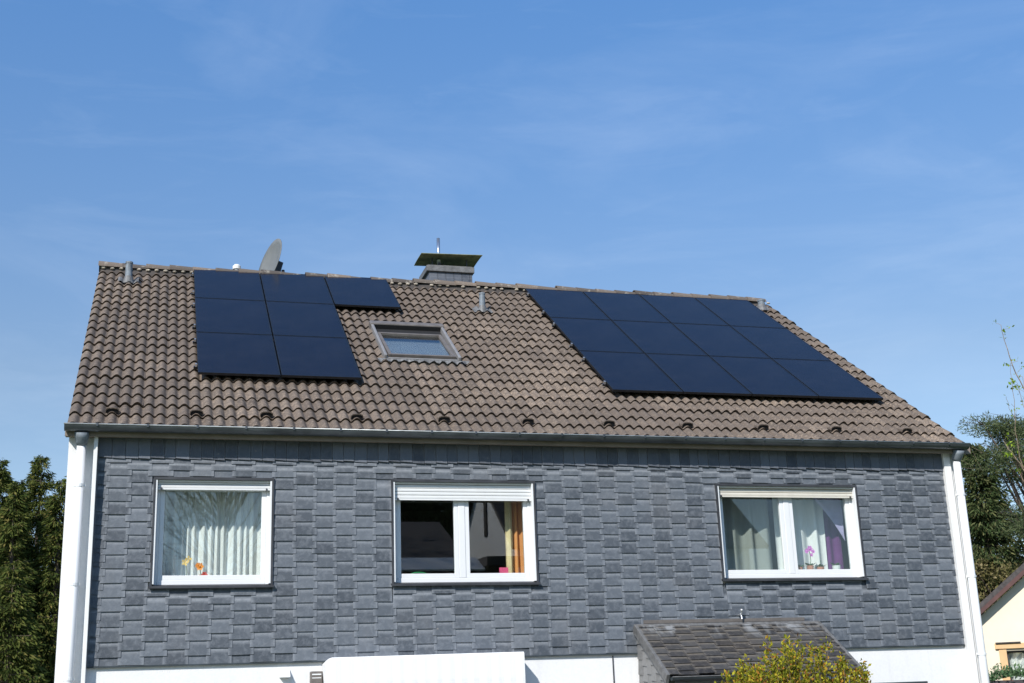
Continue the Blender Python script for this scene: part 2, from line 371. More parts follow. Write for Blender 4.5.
# front wall with openings (one mesh, butted pieces)
wl = MB()
ops = sorted(WIN + [GW, (1.3, 2.5, .95, 2.2), (3.4, 4.9, .06, 2.25), (7.8, 8.9, .06, 2.15)])
xs = sorted({XL, XR} | {o[0] for o in ops} | {o[1] for o in ops})
for a, b_ in zip(xs[:-1], xs[1:]):
    mid = (a+b_)/2; cuts = sorted([(o[2], o[3]) for o in ops if o[0] < mid < o[1]]); z = 0
    for c0, c1_ in cuts:
        if c0 > z: wl.box(a, b_, YF, YI, z, c0)
        z = c1_
    wl.box(a, b_, YF, YI, z, 5.72)
BY = 11.55
wl.box(XL, XL+.3, YI, BY, 0, 5.72); wl.box(XR-.3, XR, YI, BY, 0, 5.72); wl.box(XL+.3, XR-.3, BY-.3, BY, 0, 5.72)
for x0 in (XL, XR-.3):   # gables
    wl.poly_extrude([(YF, 5.72), (BY, 5.72), (BY-.05, 5.76), (5.79, 9.66), (YF+.05, 5.76)], 'x', x0, x0+.3)
hp(wl, 'wall', M['plaster'])
fl = MB(); fl.box(XL+.3, XR-.3, YI, BY-.3, 2.62, 2.8); fl.box(XL+.3, XR-.3, YI, BY-.3, 5.55, 5.66)
for x in (3.0, 7.0): fl.box(x, x+.12, YI, 5.0, 2.8, 5.55)
fl.box(XL+.3, XR-.3, 5.0, 5.12, 2.8, 5.55)
hp(fl, 'interior_wall', M['room'])

# white corner strips beside the slates
s_ = MB(); s_.box(-.055, -.008, -.13, YF-.002, .05, 5.68); hp(s_, 'edge_board', M['white'], bevel=.004)
s_ = MB(); s_.box(12.036, 12.15, -.075, YF-.002, .05, 5.68); s_.box(12.15, 12.175, -.03, YF-.002, .05, 5.68); s_.box(12.19, 12.215, -.02, YF-.002, .05, 5.68)
hp(s_, 'edge_board', M['white'], bevel=.004)

# slate cladding: every slate its own little tilted slab
def slab(mb, x0, x1, z0, z1, O, X, Z, Nn, off, slope, th, zref=None, rot=0, uvtop=1.0):
    zr = z0 if zref is None else zref
    def P(x, z, o): return O + X*x + Z*z + Nn*o
    zc = (x0+x1)/2
    k = rot
    a0, a1 = off - (z0-zr)*slope, off - (z1-zr)*slope
    q = [P(x0, z0 - k*(x0-zc), a0), P(x1, z0 - k*(x1-zc), a0), P(x1, z1, a1), P(x0, z1, a1)]
    r = [P(x0, z0 - k*(x0-zc), a0-th), P(x1, z0 - k*(x1-zc), a0-th), P(x1, z1, a1-th), P(x0, z1, a1-th)]
    mb.add(q+r, [(0,1,2,3), (0,4,5,1), (1,5,6,2), (3,7,4,0)],
           [[(0,0),(1,0),(1,uvtop),(0,uvtop)], [(.5,.2)]*4, [(.5,.2)]*4, [(.5,.2)]*4])
sl = MB()
O0 = Vector((0, YF, 0)); X0, Z0, NF = Vector((1,0,0)), Vector((0,0,1)), Vector((0,-1,0))
def clipwin(r):
    x0, x1, z0, z1 = r
    for (a, b_, c, d) in WIN:
        a, b_, c, d = a-.0, b_+.0, c-.0, d+.0
        if x0 < b_ and x1 > a and z0 < d and z1 > c:
            opts = [(x0, min(x1, a), z0, z1), (max(x0, b_), x1, z0, z1), (x0, x1, z0, min(z1, c)), (x0, x1, max(z0, d), z1)]
            ar = [max(0, o[1]-o[0])*max(0, o[3]-o[2]) for o in opts]
            i = ar.index(max(ar))
            if ar[i] < .002: return None
            x0, x1, z0, z1 = opts[i]
    if x1-x0 < .012 or z1-z0 < .02: return None
    return x0, x1, z0, z1
pitch = .2585; ncol = 46
for ccol in range(-1, ncol+1):
    z = 2.895 + (0 if ccol % 2 else -.085)
    k = 0
    while z < 5.40:
        e = .182 - .026*(z-2.9)/2.5
        xc = .11 + ccol*pitch + random.uniform(-.006, .006) + .012*math.sin(z*1.7+ccol*.3)
        x0, x1 = xc - .020 + random.uniform(-.008, .008), xc + pitch + .026 + random.uniform(-.008, .008)
        x0 = max(x0, .0); x1 = min(x1, 12.034)
        zz0 = max(z + random.uniform(-.005, .005), 2.885)
        if x1 - x0 > .03:
            r = clipwin((x0, x1, zz0, min(z + e*2.05, 5.43)))
            if r: slab(sl, *r, O0, X0, Z0, NF, .036 + random.uniform(0, .004), .105, .010, zref=z, rot=random.uniform(-.014, .014) if r[2] > 2.89 else 0)
        z += e
for k in range(16):   # narrow closing course on the left edge
    z = 2.9 + k*.168
    slab(sl, .0, .115+random.uniform(-.01, .01), z, z+.24, O0, X0, Z0, NF, .037, .07, .007, zref=z, rot=.12)
hp(sl, 'slate_cladding', M['slate'], recalc=False)
fr = MB(); x = -.0
while x < 12.03:
    wd = random.uniform(.135, .175)
    slab(fr, x, min(x+wd-.006, 12.034), 5.418+random.uniform(-.010, .008), 5.672, O0, X0, Z0, NF, .046+random.uniform(0, .010), .02, .007, rot=random.uniform(.03, .10), uvtop=.45)
    x += wd
hp(fr, 'slate_frieze', M['slate_frieze'], recalc=False)
s_ = MB(); s_.box(0, 12.03, -.026, YF-.002, 2.874, 2.892); hp(s_, 'drip_strip', M['zinc'])

# soffit + fascia
s_ = MB(); s_.box(-.40, 12.44, -.165, -.01+.02, 5.675, 5.70); s_.box(-.40, 12.44, -.185, -.165, 5.655, 5.80); hp(s_, 'soffit', M['beige'])

# roof tiles
NT, TW, ROWS, EX = 43, .3003, 21, .345
X00 = -.395; V1 = 7.10
tl = MB(); PRO = []
ROLL = [(0, .0), (.05, .05), (.12, .26), (.20, .56), (.30, .83), (.40, .97), (.48, 1.0), (.57, .96), (.67, .80), (.77, .52), (.86, .22), (.93, .05)]
for k in (0, 1):
    PRO += [((k+a)/2, h) for a, h in ROLL]
PRO.append((1.0, .03))
AMP = .048
SKY_X = (4.04, 5.22); SKY_V = (2.66, 4.30)
for r in range(ROWS+1):
    vb = V1 - r*EX; vt = vb - .40
    if vt < -.02: vt = -.02
    if vb < .05: continue
    for c in range(NT):
        x0 = X00 + c*TW
        xm, vm = x0+TW/2, vb-EX/2
        if SKY_X[0]+.02 < xm < SKY_X[1]-.02 and SKY_V[0] < vm < SKY_V[1]: continue
        jo = random.uniform(-.004, .004); jv = random.uniform(-.006, .006); js = random.uniform(-.003, .003)
        vs, fs = [], []
        n = len(PRO)
        for (s, h) in PRO:
            x = x0 + s*TW*1.0
            base = CR - AMP + h*AMP
            vs += [rp(x, vt, base-.036+jo), rp(x, vb+jv, base+jo+js*s*3), rp(x, vb+jv-.030, base-.036+jo)]
        for i in range(n-1):
            a = i*3; b_ = a+3
            fs += [(a, a+1, b_+1, b_), (a+1, a+2, b_+2, b_+1)]
        e = (n-1)*3
        vs[e+2] = vs[e+1] - RN*.02
        if c == NT-1:   # verge flap
            o = len(vs)
            vs += [rp(x0+TW, vt, CR-.16), rp(x0+TW, vb+jv, CR-.13)]; fs += [(e, e+1, o+1, o)]
        elif c == 0:
            o = len(vs); vs += [rp(x0, vt, CR-.16), rp(x0, vb+jv, CR-.13)]; fs += [(1, 0, o, o+1)]
        else: fs += [(e+1, e, e+2)]
        tl.add(vs, fs)
roof = hp(tl, 'roof', M['tile'], recalc=False)
me = roof.data
# rear slope and underlay as sub-parts of the roof
ul = MB()
def rear(x, v, o=0): p = rp(x, v, o); return Vector((p.x, 11.60-p.y, p.z))
YR = 5.80
ul.add([rp(X00+.02, .0, CR-.10), rp(12.43, .0, CR-.10), rp(12.43, 2.66, CR-.10), rp(X00+.02, 2.66, CR-.10)], [(0,1,2,3)])
ul.add([rp(X00+.02, 4.28, CR-.10), rp(12.43, 4.28, CR-.10), rp(12.43, 7.06, CR-.10), rp(X00+.02, 7.06, CR-.10)], [(0,1,2,3)])
ul.add([rp(X00+.02, 2.66, CR-.10), rp(4.08, 2.66, CR-.10), rp(4.08, 4.28, CR-.10), rp(X00+.02, 4.28, CR-.10)], [(0,1,2,3)])
ul.add([rp(5.18, 2.66, CR-.10), rp(12.43, 2.66, CR-.10), rp(12.43, 4.28, CR-.10), rp(5.18, 4.28, CR-.10)], [(0,1,2,3)])
hp(ul, 'underlay', M['roofback'], par=roof)
rs = MB()
for r in range(21):
    v0, v1 = r*EX, (r+1)*EX
    npr = 86*4
    vs = []
    for k in range(npr+1):
        x = X00 + k*(NT*TW)/npr; h = (.5-.5*math.cos(2*math.pi*(x-X00)/(TW/2)))**.72*AMP
        vs += [rear(x, v0, CR-AMP+h-.03), rear(x, v1, CR-AMP+h), rear(x, v1, CR-AMP+h-.03)]
    fs = []
    for k in range(npr): a = k*3; fs += [(a, a+3, a+4, a+1), (a+1, a+4, a+5, a+2)]
    rs.add(vs, fs)
hp(rs, 'rear_slope', M['tile'], par=roof, recalc=False)
# ridge caps
rc = MB(); x = X00 - .01; k = 0
while x < 12.30:
    ln = .40; n = 9; x1 = min(x+ln+.03, 12.40)
    jz = random.uniform(-.014, .014); jr = random.uniform(-.010, .010)
    vs = []
    for (xx, rad) in ((x, .122+jr), (x1, .098+jr)):
        for i in range(n+1):
            t = math.pi*i/n
            vs.append((xx, 5.80 - math.cos(t)*rad*1.12, 9.905+jz + math.sin(t)*rad))
        for i in range(n+1):
            t = math.pi*i/n
            vs.append((xx, 5.80 - math.cos(t)*(rad-.02)*1.12, 9.905+jz + math.sin(t)*(rad-.02)))
    m_ = n+1; fs = [(i, i+1, 2*m_+i+1, 2*m_+i) for i in range(n)] + [(i, m_+i, m_+i+1, i+1) for i in range(n)] + [(2*m_+i, 2*m_+i+1, 3*m_+i+1, 3*m_+i) for i in range(n)]
    rc.add(vs, fs); x += ln
rc.cur = 1
for k in range(86):     # mortar bedding blobs beneath the caps
    if random.random() < .8:
        xx = X00 + (k+.5)*TW/2
        rc.ball((xx, 5.70, 9.885+random.uniform(-.006, .008)), .028, 6, 4, (1.5, 1, .8))
hp(rc, 'ridge_cap', [M['ridge'], M['mortar']], par=roof, recalc=False)
rb_ = MB(); rb_.poly_extrude([(5.69, 9.74), (5.91, 9.74), (5.88, 9.90), (5.72, 9.90)], 'x', X00+.03, 12.36); hp(rb_, 'ridge_bedding', M['roofback'], par=roof)
# little vent tiles above the eaves
vts = [.087, 1.174, 2.066, 3.242, 4.455, 5.667, 6.869, 8.132, 9.273, 10.451, 11.716]
for vx in vts:
    i = round((vx-X00)/(TW/2)-.5); xx = X00+(i+.5)*TW/2
    vt_ = MB(); vv = V1 - EX - .02
    prof = []
    for k in range(9):
        t = math.pi*k/8; prof.append((-math.copysign(abs(math.cos(t))**.6, math.cos(t))*.088, math.sin(t)**.6*.070))
    vs = [rp(xx+a, vv, CR-.018+h) for a, h in prof] + [rp(xx+a*.8, vv-.16, CR-.045+h*.5) for a, h in prof] + [rp(xx+a*.92, vv, CR-.030+h*.95) for a, h in prof]
    fs = [(i_, i_+1, 10+i_, 9+i_) for i_ in range(8)] + [(i_, 18+i_, 19+i_, i_+1) for i_ in range(8)]
    vt_.add(vs, fs); vt_.cur = 1
    vs = [rp(xx+a*.92, vv-.006, CR-.030+h*.95) for a, h in prof]; vt_.add(vs, [tuple(range(9))])
    hp(vt_, 'vent_tile', [M['tile'], M['dark']], par=roof, recalc=False)

# gutter
GY, GZ, GR = -.262, 5.775, .074
def gutter(mb, y, z, rad, x0, x1, n=12):
    vs = []
    for xx in (x0, x1):
        for q in (rad, rad-.006):
            for i in range(n+1):
                t = math.pi*i/n; vs.append((xx, y - math.cos(t)*q, z - math.sin(t)*q))
    m_ = n+1; fs = [(i, i+1, 2*m_+i+1, 2*m_+i) for i in range(n)] + [(m_+i, 3*m_+i, 3*m_+i+1, m_+i+1) for i in range(n)]
    mb.add(vs, fs); mb.add([vs[i] for i in range(m_)], [tuple(range(m_))]); mb.add([vs[2*m_+i] for i in range(m_)], [tuple(range(m_))])
gt = MB(); gutter(gt, GY, GZ, GR, -.405, 12.34)
gt.cur = 1; gt.tube([(-.41, GY-GR, GZ+.004), (12.345, GY-GR, GZ+.004)], .009, 8)
gut = hp(gt, 'gutter', [M['gutter_zinc'], M['bead']], smooth=True)
x = -.02
while x < 12.3:
    gb = MB(); n = 10
    for i in range(n):
        t0, t1 = math.pi*i/n, math.pi*(i+1)/n
        def q(t, r, xx): return (xx, GY-math.cos(t)*r, GZ-math.sin(t)*r)
        gb.add([q(t0, GR+.005, x-.014), q(t1, GR+.005, x-.014), q(t1, GR+.005, x+.014), q(t0, GR+.005, x+.014), q(t0, GR-.004, x-.014), q(t1, GR-.004, x-.014), q(t1, GR-.004, x+.014), q(t0, GR-.004, x+.014)], [(0,1,2,3),(0,4,5,1),(3,2,6,7)])
    gb.box(x-.012, x+.012, GY-GR-.014, GY-GR+.012, GZ-.02, GZ+.018)
    hp(gb, 'gutter_bracket', M['gutter_zinc'], par=gut); x += .60
# downpipes
for px, yb in ((-.20, -.13), (12.215, -.13)):
    dp = MB(); dp.tube([(px, yb, 5.565), (px, yb, .1)], 0.056, 16); d = hp(dp, 'downpipe', M['pipe_white'], smooth=True)
    fn = MB(); fn.tube([(px, -.215, 5.71), (px, -.19, 5.66), (px, yb-.02, 5.60), (px, yb, 5.56)], [.088, .086, .076, .064], 16); hp(fn, 'outlet_funnel', M['zinc_light'], par=d, smooth=True)
    for z in (5.05, 3.85, 2.75, 1.2):
        cp = MB(); cp.tube([(px, yb, z-.018), (px, yb, z+.018)], .062, 16); cp.box(px-.01, px+.01, yb, YF-.004, z-.01, z+.01)
        cp.box(px-.075, px+.075, yb-.008, yb+.008, z-.012, z+.012); hp(cp, 'pipe_clamp', M['pipe_white'], par=d)
s_ = MB(); s_.tube([(6.655, YF-.008, 2.862), (6.655, YF-.008, .3)], .009, 8); hp(s_, 'cable', M['darktrim'])

# windows
def window(rc_, split, shut_z, cream=False, box_h=.05):
    x0, x1, z0, z1 = rc_
    tr = MB()                                   # dark outer surround
    t = .026; ya, yb_ = -.040, YF-.003
    tr.box(x0, x0+t, ya, yb_, z0, z1); tr.box(x1-t, x1, ya, yb_, z0, z1); tr.box(x0+t, x1-t, ya, yb_, z1-.034, z1)
    root = hp(tr, 'window', M['darktrim'])
    sb = MB(); sb.poly_extrude([(-.065, z0+.008), (.10, z0+.030), (.10, z0+.045), (-.065, z0+.022)], 'x', x0-.015, x1+.015); sb.box(x0-.015, x1+.015, -.068, -.060, z0-.008, z0+.021)
    hp(sb, 'sill', M['darktrim'], par=root)
    gr = MB(); xa, xb, za, zb = x0+t, x1-t, z0+.045, z1-.034
    gr.box(xa, xa+.022, -.034, .079, za, zb); gr.box(xb-.022, xb, -.034, .079, za, zb); gr.box(xa+.022, xb-.022, -.010, .079, zb-.02, zb)
    gr.box(x0+.001, xa, YF-.002, .15, za, zb); gr.box(xb, x1-.001, YF-.002, .15, za, zb)
    hp(gr, 'shutter_guide', M['upvc'], par=root, bevel=.003)
    f = MB(); y0, y1 = .080, .150
    m = .060
    f.box(xa, xa+m, y0, y1, za, zb); f.box(xb-m, xb, y0, y1, za, zb); f.box(xa+m, xb-m, y0, y1, za, za+m); f.box(xa+m, xb-m, y0, y1, zb-m, zb)
    if split: xm = (xa+xb)/2-.01 if split is True else split; f.box(xm-.045, xm+.045, y0, y1, za+m, zb-m)
    hp(f, 'frame', M['upvc'], par=root, bevel=.006)
    bays = [(xa+m, xb-m)] if not split else [(xa+m, xm-.045), (xm+.045, xb-m)]
    for (a, b_) in bays:
        s = MB(); q = .058; yy0, yy1 = y0+.014, y1-.006; c0, c1_ = za+m, zb-m
        s.box(a+.001, a+q, yy0-.006, yy1, c0+.001, c1_-.001); s.box(b_-q, b_-.001, yy0-.006, yy1, c0+.001, c1_-.001)
        s.box(a+q, b_-q, yy0-.006, yy1, c0+.001, c0+q); s.box(a+q, b_-q, yy0-.006, yy1, c1_-q, c1_-.001)
        sh = hp(s, 'sash', M['upvc'], par=root, bevel=.005)
        p = MB(); p.box(a+q-.004, b_-q+.004, y0+.032, y0+.036, c0+q-.004, c1_-q+.004); hp(p, 'pane', M['glass'], par=root)
    sh = MB(); z = shut_z; ys = .03
    sh.box(xa+.024, xb-.024, ys-.012, ys+.014, z, z+.022)      # end bar
    z += .022
    while z < zb-.022:
        z2 = min(z+.046, zb-.021); zc = (z+z2)/2
        sh.poly_extrude([(ys+.006, z+.001), (ys-.007, z+.005), (ys-.009, zc), (ys-.007, z2-.005), (ys+.006, z2-.001)], 'x', xa+.024, xb-.024)
        z += .046
    hp(sh, 'roller_shutter', M['shutter_cream'] if cream else M['shutter'], par=root)
    for xx in (xa+.06, xb-.075):
        st = MB(); st.box(xx, xx+.018, ys-.032, ys-.011, shut_z-.004, shut_z+.024); hp(st, 'shutter_stop', M['darktrim'], par=root)
    bd = MB(); bd.box(x0+.03, x1-.03, .152, .55, z0+.02, z0+.05); hp(bd, 'inner_sill', M['white'], par=root)
    return root
window(WIN[0], None, 5.035)
window(WIN[1], 4.655, 4.925)
window(WIN[2], 9.45, 5.005, cream=True)
# ground floor openings
def lowin(rc_, name, door=False):
    x0, x1, z0, z1 = rc_
    f = MB(); m = .07; y0, y1 = .10, .17
    f.box(x0, x0+m, y0, y1, z0, z1); f.box(x1-m, x1, y0, y1, z0, z1); f.box(x0+m, x1-m, y0, y1, z0, z0+m); f.box(x0+m, x1-m, y0, y1, z1-m, z1)
    o = hp(f, name, M['alu_grey'] if not door else M['upvc'], bevel=.005)
    p = MB(); p.box(x0+m, x1-m, y0+.03, y0+.035, z0+m, z1-m); hp(p, 'pane', M['glass'], par=o)
    p = MB(); p.box(x0-.02, x1+.02, -.03, .09, z0-.03, z0-.001); hp(p, 'sill', M['zinc'], par=o)
    p = MB(); p.box(x0+.001, x1-.001, -.004, .098, z1-.05, z1-.001); hp(p, 'lintel_strip', M['zinc'], par=o)
lowin(GW, 'lower_window'); lowin((1.3, 2.5, .95, 2.2), 'lower_window'); lowin((3.4, 4.9, .06, 2.25), 'terrace_door', True)
d = MB(); d.box(7.8, 8.9, .06, .12, .06, 2.15); dd = hp(d, 'front_door', M['alu_brown'], bevel=.01)
d = MB(); d.tube([(8.75, .02, 1.0), (8.75, .02, 1.3)], .014, 8); hp(d, 'handle', M['steel'], par=dd)

# skylight (centre pivot roof window)
xa, xb = 4.02, 5.24; va, vb = 2.63, 4.26
sk = MB()
def rb(mb, x0, x1, v0, v1, o0, o1): return mb.fbox(RO, RX, RV, RN, x0, x1, v0, v1, o0, o1)
T = -.02
rb(sk, xa, xa+.048, va+.10, vb, CR-.09, T); rb(sk, xb-.048, xb, va+.10, vb, CR-.09, T); rb(sk, xa+.048, xb-.048, vb-.035, vb, CR-.09, T-.05); 
skl = hp(sk, 'roof_window', M['alu_grey'], bevel=.012)
s = MB(); rb(s, xa-.015, xb+.015, va-.03, va+.13, CR-.06, T+.02); hp(s, 'top_casing', M['alu_brown'], par=skl, bevel=.02)
s = MB(); rb(s, xa+.03, xb-.03, va+.1305, va+.138, CR-.05, T+.0); hp(s, 'casing_shade_strip', M['dark'], par=skl)  # near-black strip that paints shade onto the casing's lower face
s = MB(); vs0, vs1 = va+.33, vb-.045; xs0, xs1 = xa+.075, xb-.075
def sb_(mb, x0, x1, v0, v1, h0, h1):
    # sash tilted open slightly: top sinks in, bottom lifts
    def P(x, v, o): t = (v-(vs0+vs1)/2); return rp(x, v, o + t*.045)
    vv = [P(x0,v0,h0),P(x1,v0,h0),P(x1,v1,h0),P(x0,v1,h0),P(x0,v0,h1),P(x1,v0,h1),P(x1,v1,h1),P(x0,v1,h1)]
    mb.add(vv, [(0,3,2,1),(4,5,6,7),(0,1,5,4),(1,2,6,5),(2,3,7,6),(3,0,4,7)])
sb_(s, xs0, xs0+.05, vs0, vs1, T-.10, T-.035); sb_(s, xs1-.05, xs1, vs0, vs1, T-.10, T-.035); sb_(s, xs0+.05, xs1-.05, vs0, vs0+.05, T-.10, T-.035); sb_(s, xs0+.05, xs1-.05, vs1-.05, vs1, T-.10, T-.035)
hp(s, 'sash', M['alu_brown'], par=skl, bevel=.006)
s = MB(); sb_(s, xs0+.045, xs1-.045, vs0+.045, vs1-.045, T-.075, T-.070); hp(s, 'pane', M['glass_roof'], par=skl)
s = MB()   # light inner reveal
for (a, b_, c, d_) in ((xa+.08, xa+.095, va+.1, vb-.06), (xb-.095, xb-.08, va+.1, vb-.06), (xa+.095, xb-.095, vb-.075, vb-.06), (xa+.095, xb-.095, va+.1, va+.115)): rb(s, a, b_, c, d_, CR-.139, CR-.092)
hp(s, 'reveal', M['white'], par=skl)
s = MB(); rb(s, xa+.08, xb-.08, va+.1, vb-.06, CR-.17, CR-.14); hp(s, 'blind', M['blind'], par=skl)
s = MB(); rb(s, xa+.06, xb-.06, va+.139, va+.322, CR-.08, T-.075); hp(s, 'gap_shade_box', M['dark'], par=skl)  # near-black filler standing in for the shade between casing and sash
s = MB(); n = 36; vs = []
for i in range(n+1):
    xx = xa-.10 + (xb-xa+.22)*i/n; ph = ((xx-X00)/(TW/2)) % 1; h = (.5-.5*math.cos(2*math.pi*ph))**.72*AMP
    vs += [rp(xx, vb-.01, CR-AMP*.3+.014), rp(xx, vb+.06+.02*math.sin(i*1.9), CR-AMP+h+.008)]
s.add(vs, [(2*i, 2*i+1, 2*i+3, 2*i+2) for i in range(n)])
hp(s, 'flashing', M['lead'], par=skl)

# roof vent pipes
def vpipe(x, v, h, r=.055, tail=None):
    b0 = rp(x, v, CR-.03)
    m = MB(); m.tube([b0, b0+Vector((0, 0, h))], [r*1.12, r], 14); m.tube([b0+Vector((0, 0, h-.03)), b0+Vector((0, 0, h))], r*1.15, 14); o = hp(m, 'vent_pipe', M['zinc_light'])
    m = MB(); vs = []; n = 12; w_ = .17
    for i in range(n+1):
        xx = x-w_+2*w_*i/n; ph = ((xx-X00)/(TW/2)) % 1; hh = (.5-.5*math.cos(2*math.pi*ph))**.72*AMP
        vs += [rp(xx, v-.15, CR-AMP+hh+.016), rp(xx, v+.10+.015*math.sin(i*2.2), CR-AMP+hh+.022)]
    m.add(vs, [(2*i, 2*i+1, 2*i+3, 2*i+2) for i in range(n)]); m.tube([b0-Vector((0, 0, .04)), b0+Vector((0, 0, .1))], [r*1.9, r*1.15], 14)
    hp(m, 'collar', M['lead'], par=o)
vpipe(.12, .70, .36, .056); vpipe(6.22, 1.42, .34, .052); vpipe(12.17, .40, .20, .066)
m = MB(); m.tube([(2.0, 6.4, 9.45), (2.0, 6.4, 10.25)], .05, 14); m.tube([(2.0, 6.4, 10.23), (2.0, 6.4, 10.29), (2.0, 6.4, 10.32)], [.075, .075, .045], 14); m.tube([(2.05, 6.43, 10.2), (2.18, 6.46, 10.1)], .02, 8)
hp(m, 'vent_pipe', M['pot_white'], smooth=False)

# chimney
m = MB(); cx0, cx1, cy0, cy1 = 5.52, 6.35, 5.86, 6.50
m.box(cx0, cx1, cy0, cy1, 9.3, 10.21); chim = hp(m, 'chimney', M['slate_frieze'])
m = MB()
for r in range(3):
    for c in range(6):
        x = cx0+.01+c*.155; slab(m, x-.004, min(x+.165, cx1+.006), 9.66+r*.18, min(9.66+r*.18+.25, 10.205), Vector((0, cy0-.002, 0)), X0, Z0, NF, .016, .05, .006)
hp(m, 'chimney_slates', M['slate_frieze'], par=chim, recalc=False)
m = MB(); m.box(cx0-.05, cx1+.045, cy0-.05, cy1+.05, 10.21, 10.325); m.box(cx0-.02, cx1+.015, cy0-.02, cy1+.02, 10.325, 10.345); hp(m, 'cap_plate', M['lead'], par=chim, bevel=.008)
m = MB()
for x in (cx0+.08, cx1-.08):
    for y in (cy0+.06, cy1-.06): m_ = MB(); m_.box(x-.012, x+.012, y-.012, y+.012, 10.345, 10.50); hp(m_, 'hood_post', M['darktrim'], par=chim)
m.box(5.76, 5.86, 6.08, 6.2, 10.345, 10.46); hp(m, 'flue_stub', M['darktrim'], par=chim)
m = MB(); n = 8; vs = []
for i in range(n+1):
    y = 5.68 + (6.40-5.68)*i/n; t = (i/n-.5)*2; z = 10.50 + .01*(1-t*t)
    vs += [(5.345, y, z), (6.53, y, z+.03), (5.345, y, z+.008), (6.53, y, z+.038)]
fs = []
for i in range(n): a = i*4; b_ = a+4; fs += [(a, a+1, b_+1, b_), (a+2, b_+2, b_+3, a+3), (a, b_, b_+2, a+2), (a+1, a+3, b_+3, b_+1)]
m.add(vs, fs + [(0, 2, 3, 1), (4*n, 4*n+1, 4*n+3, 4*n+2)]); hp(m, 'hood', M['hood'], par=chim)
m = MB(); m.tube([(5.755, 6.05, 10.345), (5.755, 6.05, 10.96)], .032, 12); hp(m, 'flue_pipe', M['steel'], par=chim, smooth=True)

# porch lean-to
px0, px1, pz1, pz0, py = 6.99, 9.69, 3.255, 2.56, -1.06
pd = Vector((0, py, pz0-pz1)); pl_ = pd.length; pd.normalize(); pn = Vector((1, 0, 0)).cross(pd).normalized() * -1
if pn.z < 0: pn = -pn
PO = Vector((0, -.035, pz1)); pu = -pd
m = MB(); m.fbox(PO, X0, pd, pn, px0+.02, px1-.02, 0, pl_-.02, -.09, -.02); por = hp(m, 'porch', M['darktrim'])
m = MB()
PB = PO + pd*pl_
nc = 11; pw = (px1-px0)/nc
for c in range(nc+1):
    z = -.0 - (.082 if c % 2 else 0); 
    while z < pl_-.03:
        x0 = px0+.005 + c*pw - pw*.5 + random.uniform(-.01, .01) + (z*.08); x1 = x0+pw+.03
        x0, x1 = max(x0, px0+.01), min(x1, px1-.01)
        zt = min(z+.33, pl_-.015)
        if x1-x0 > .03 and zt > max(z, 0)+.01: slab(m, x0, x1, max(z, -.01)+random.uniform(-.006, .006), zt, PB, X0, pu, pn, .022+random.uniform(0, .004), .085, .010, zref=z, rot=random.uniform(-.04, .04))
        z += .165
hp(m, 'porch_roof', M['slate_porch'], par=por, recalc=False)
m = MB(); m.fbox(PB, X0, pu, pn, px0-.02, px1+.02, pl_-.075, pl_-.01, -.01, .020)
m.fbox(PB, X0, pu, pn, px0-.035, px0+.012, -.01, pl_-.02, -.10, .022); m.fbox(PB, X0, pu, pn, px1-.012, px1+.035, -.01, pl_-.02, -.06, .020)
hp(m, 'verge_strip', M['lead'], par=por, bevel=.006)
m = MB(); m.box(px0+.12, px1-.18, -.030, -.022, 3.27, 3.315); hp(m, 'wall_flashing', M['alu_brown'], par=por)
m = MB(); gutter(m, py-.06, pz0-.02, .045, px0+.02, px1+.04); m.cur = 1; m.tube([(px0+.02, py-.105, pz0-.018), (px1+.04, py-.105, pz0-.018)], .007, 8); hp(m, 'porch_gutter', [M['zinc'], M['lead']], par=por)
m = MB()   # cheek base wall
chk = [( .0, 0.06), (.0, pz1-.06), (py+.08, pz0-.03), (py+.08, 0.06)]
m.poly_extrude([(YF-.004 if y == 0 else y, z) for y, z in chk], 'x', px0+.03, px0+.12)
hp(m, 'porch_cheek', M['slate_cheek'], par=por)
m = MB(); XC = Vector((0, -1, 0)); NL = Vector((-1, 0, 0)); OC = Vector((px0+.03, 0, 0))
y = .02
ci = 0
while y < 1.0:
    z = 1.0 - (.09 if ci % 2 else 0)
    top = pz1 - .075 + (pz0-pz1)*(y+.15)/abs(py)
    while z < top-.02:
        zt = min(z+.30, top); slab(m, y, min(y+.172, 1.0), z, zt, OC, XC, Z0, NL, .026, .06, .008, zref=z, rot=.10); z += .2
    y += .15; ci += 1
hp(m, 'cheek_slates', M['slate_cheek'], par=por, recalc=False)
m = MB(); m.box(px1-.12, px1-.03, py+.08, YF-.004, .06, 2.0); m.box(px0+.13, px1-.13, py+.10, py+.16, 2.33, 2.46)
m.box(px0+.03, px0+.12, py+.0, py+.078, .06, 2.46); m.box(px1-.12, px1-.03, py+.0, py+.078, .06, 2.46); hp(m, 'porch_post', M['alu_brown'], par=por)
m = MB()
for k in range(9): m.box(px0+.13, px1-.13, py+.17+k*.095, py+.255+k*.095, 2.44, 2.452)
hp(m, 'porch_ceiling', M['fence'], par=por)

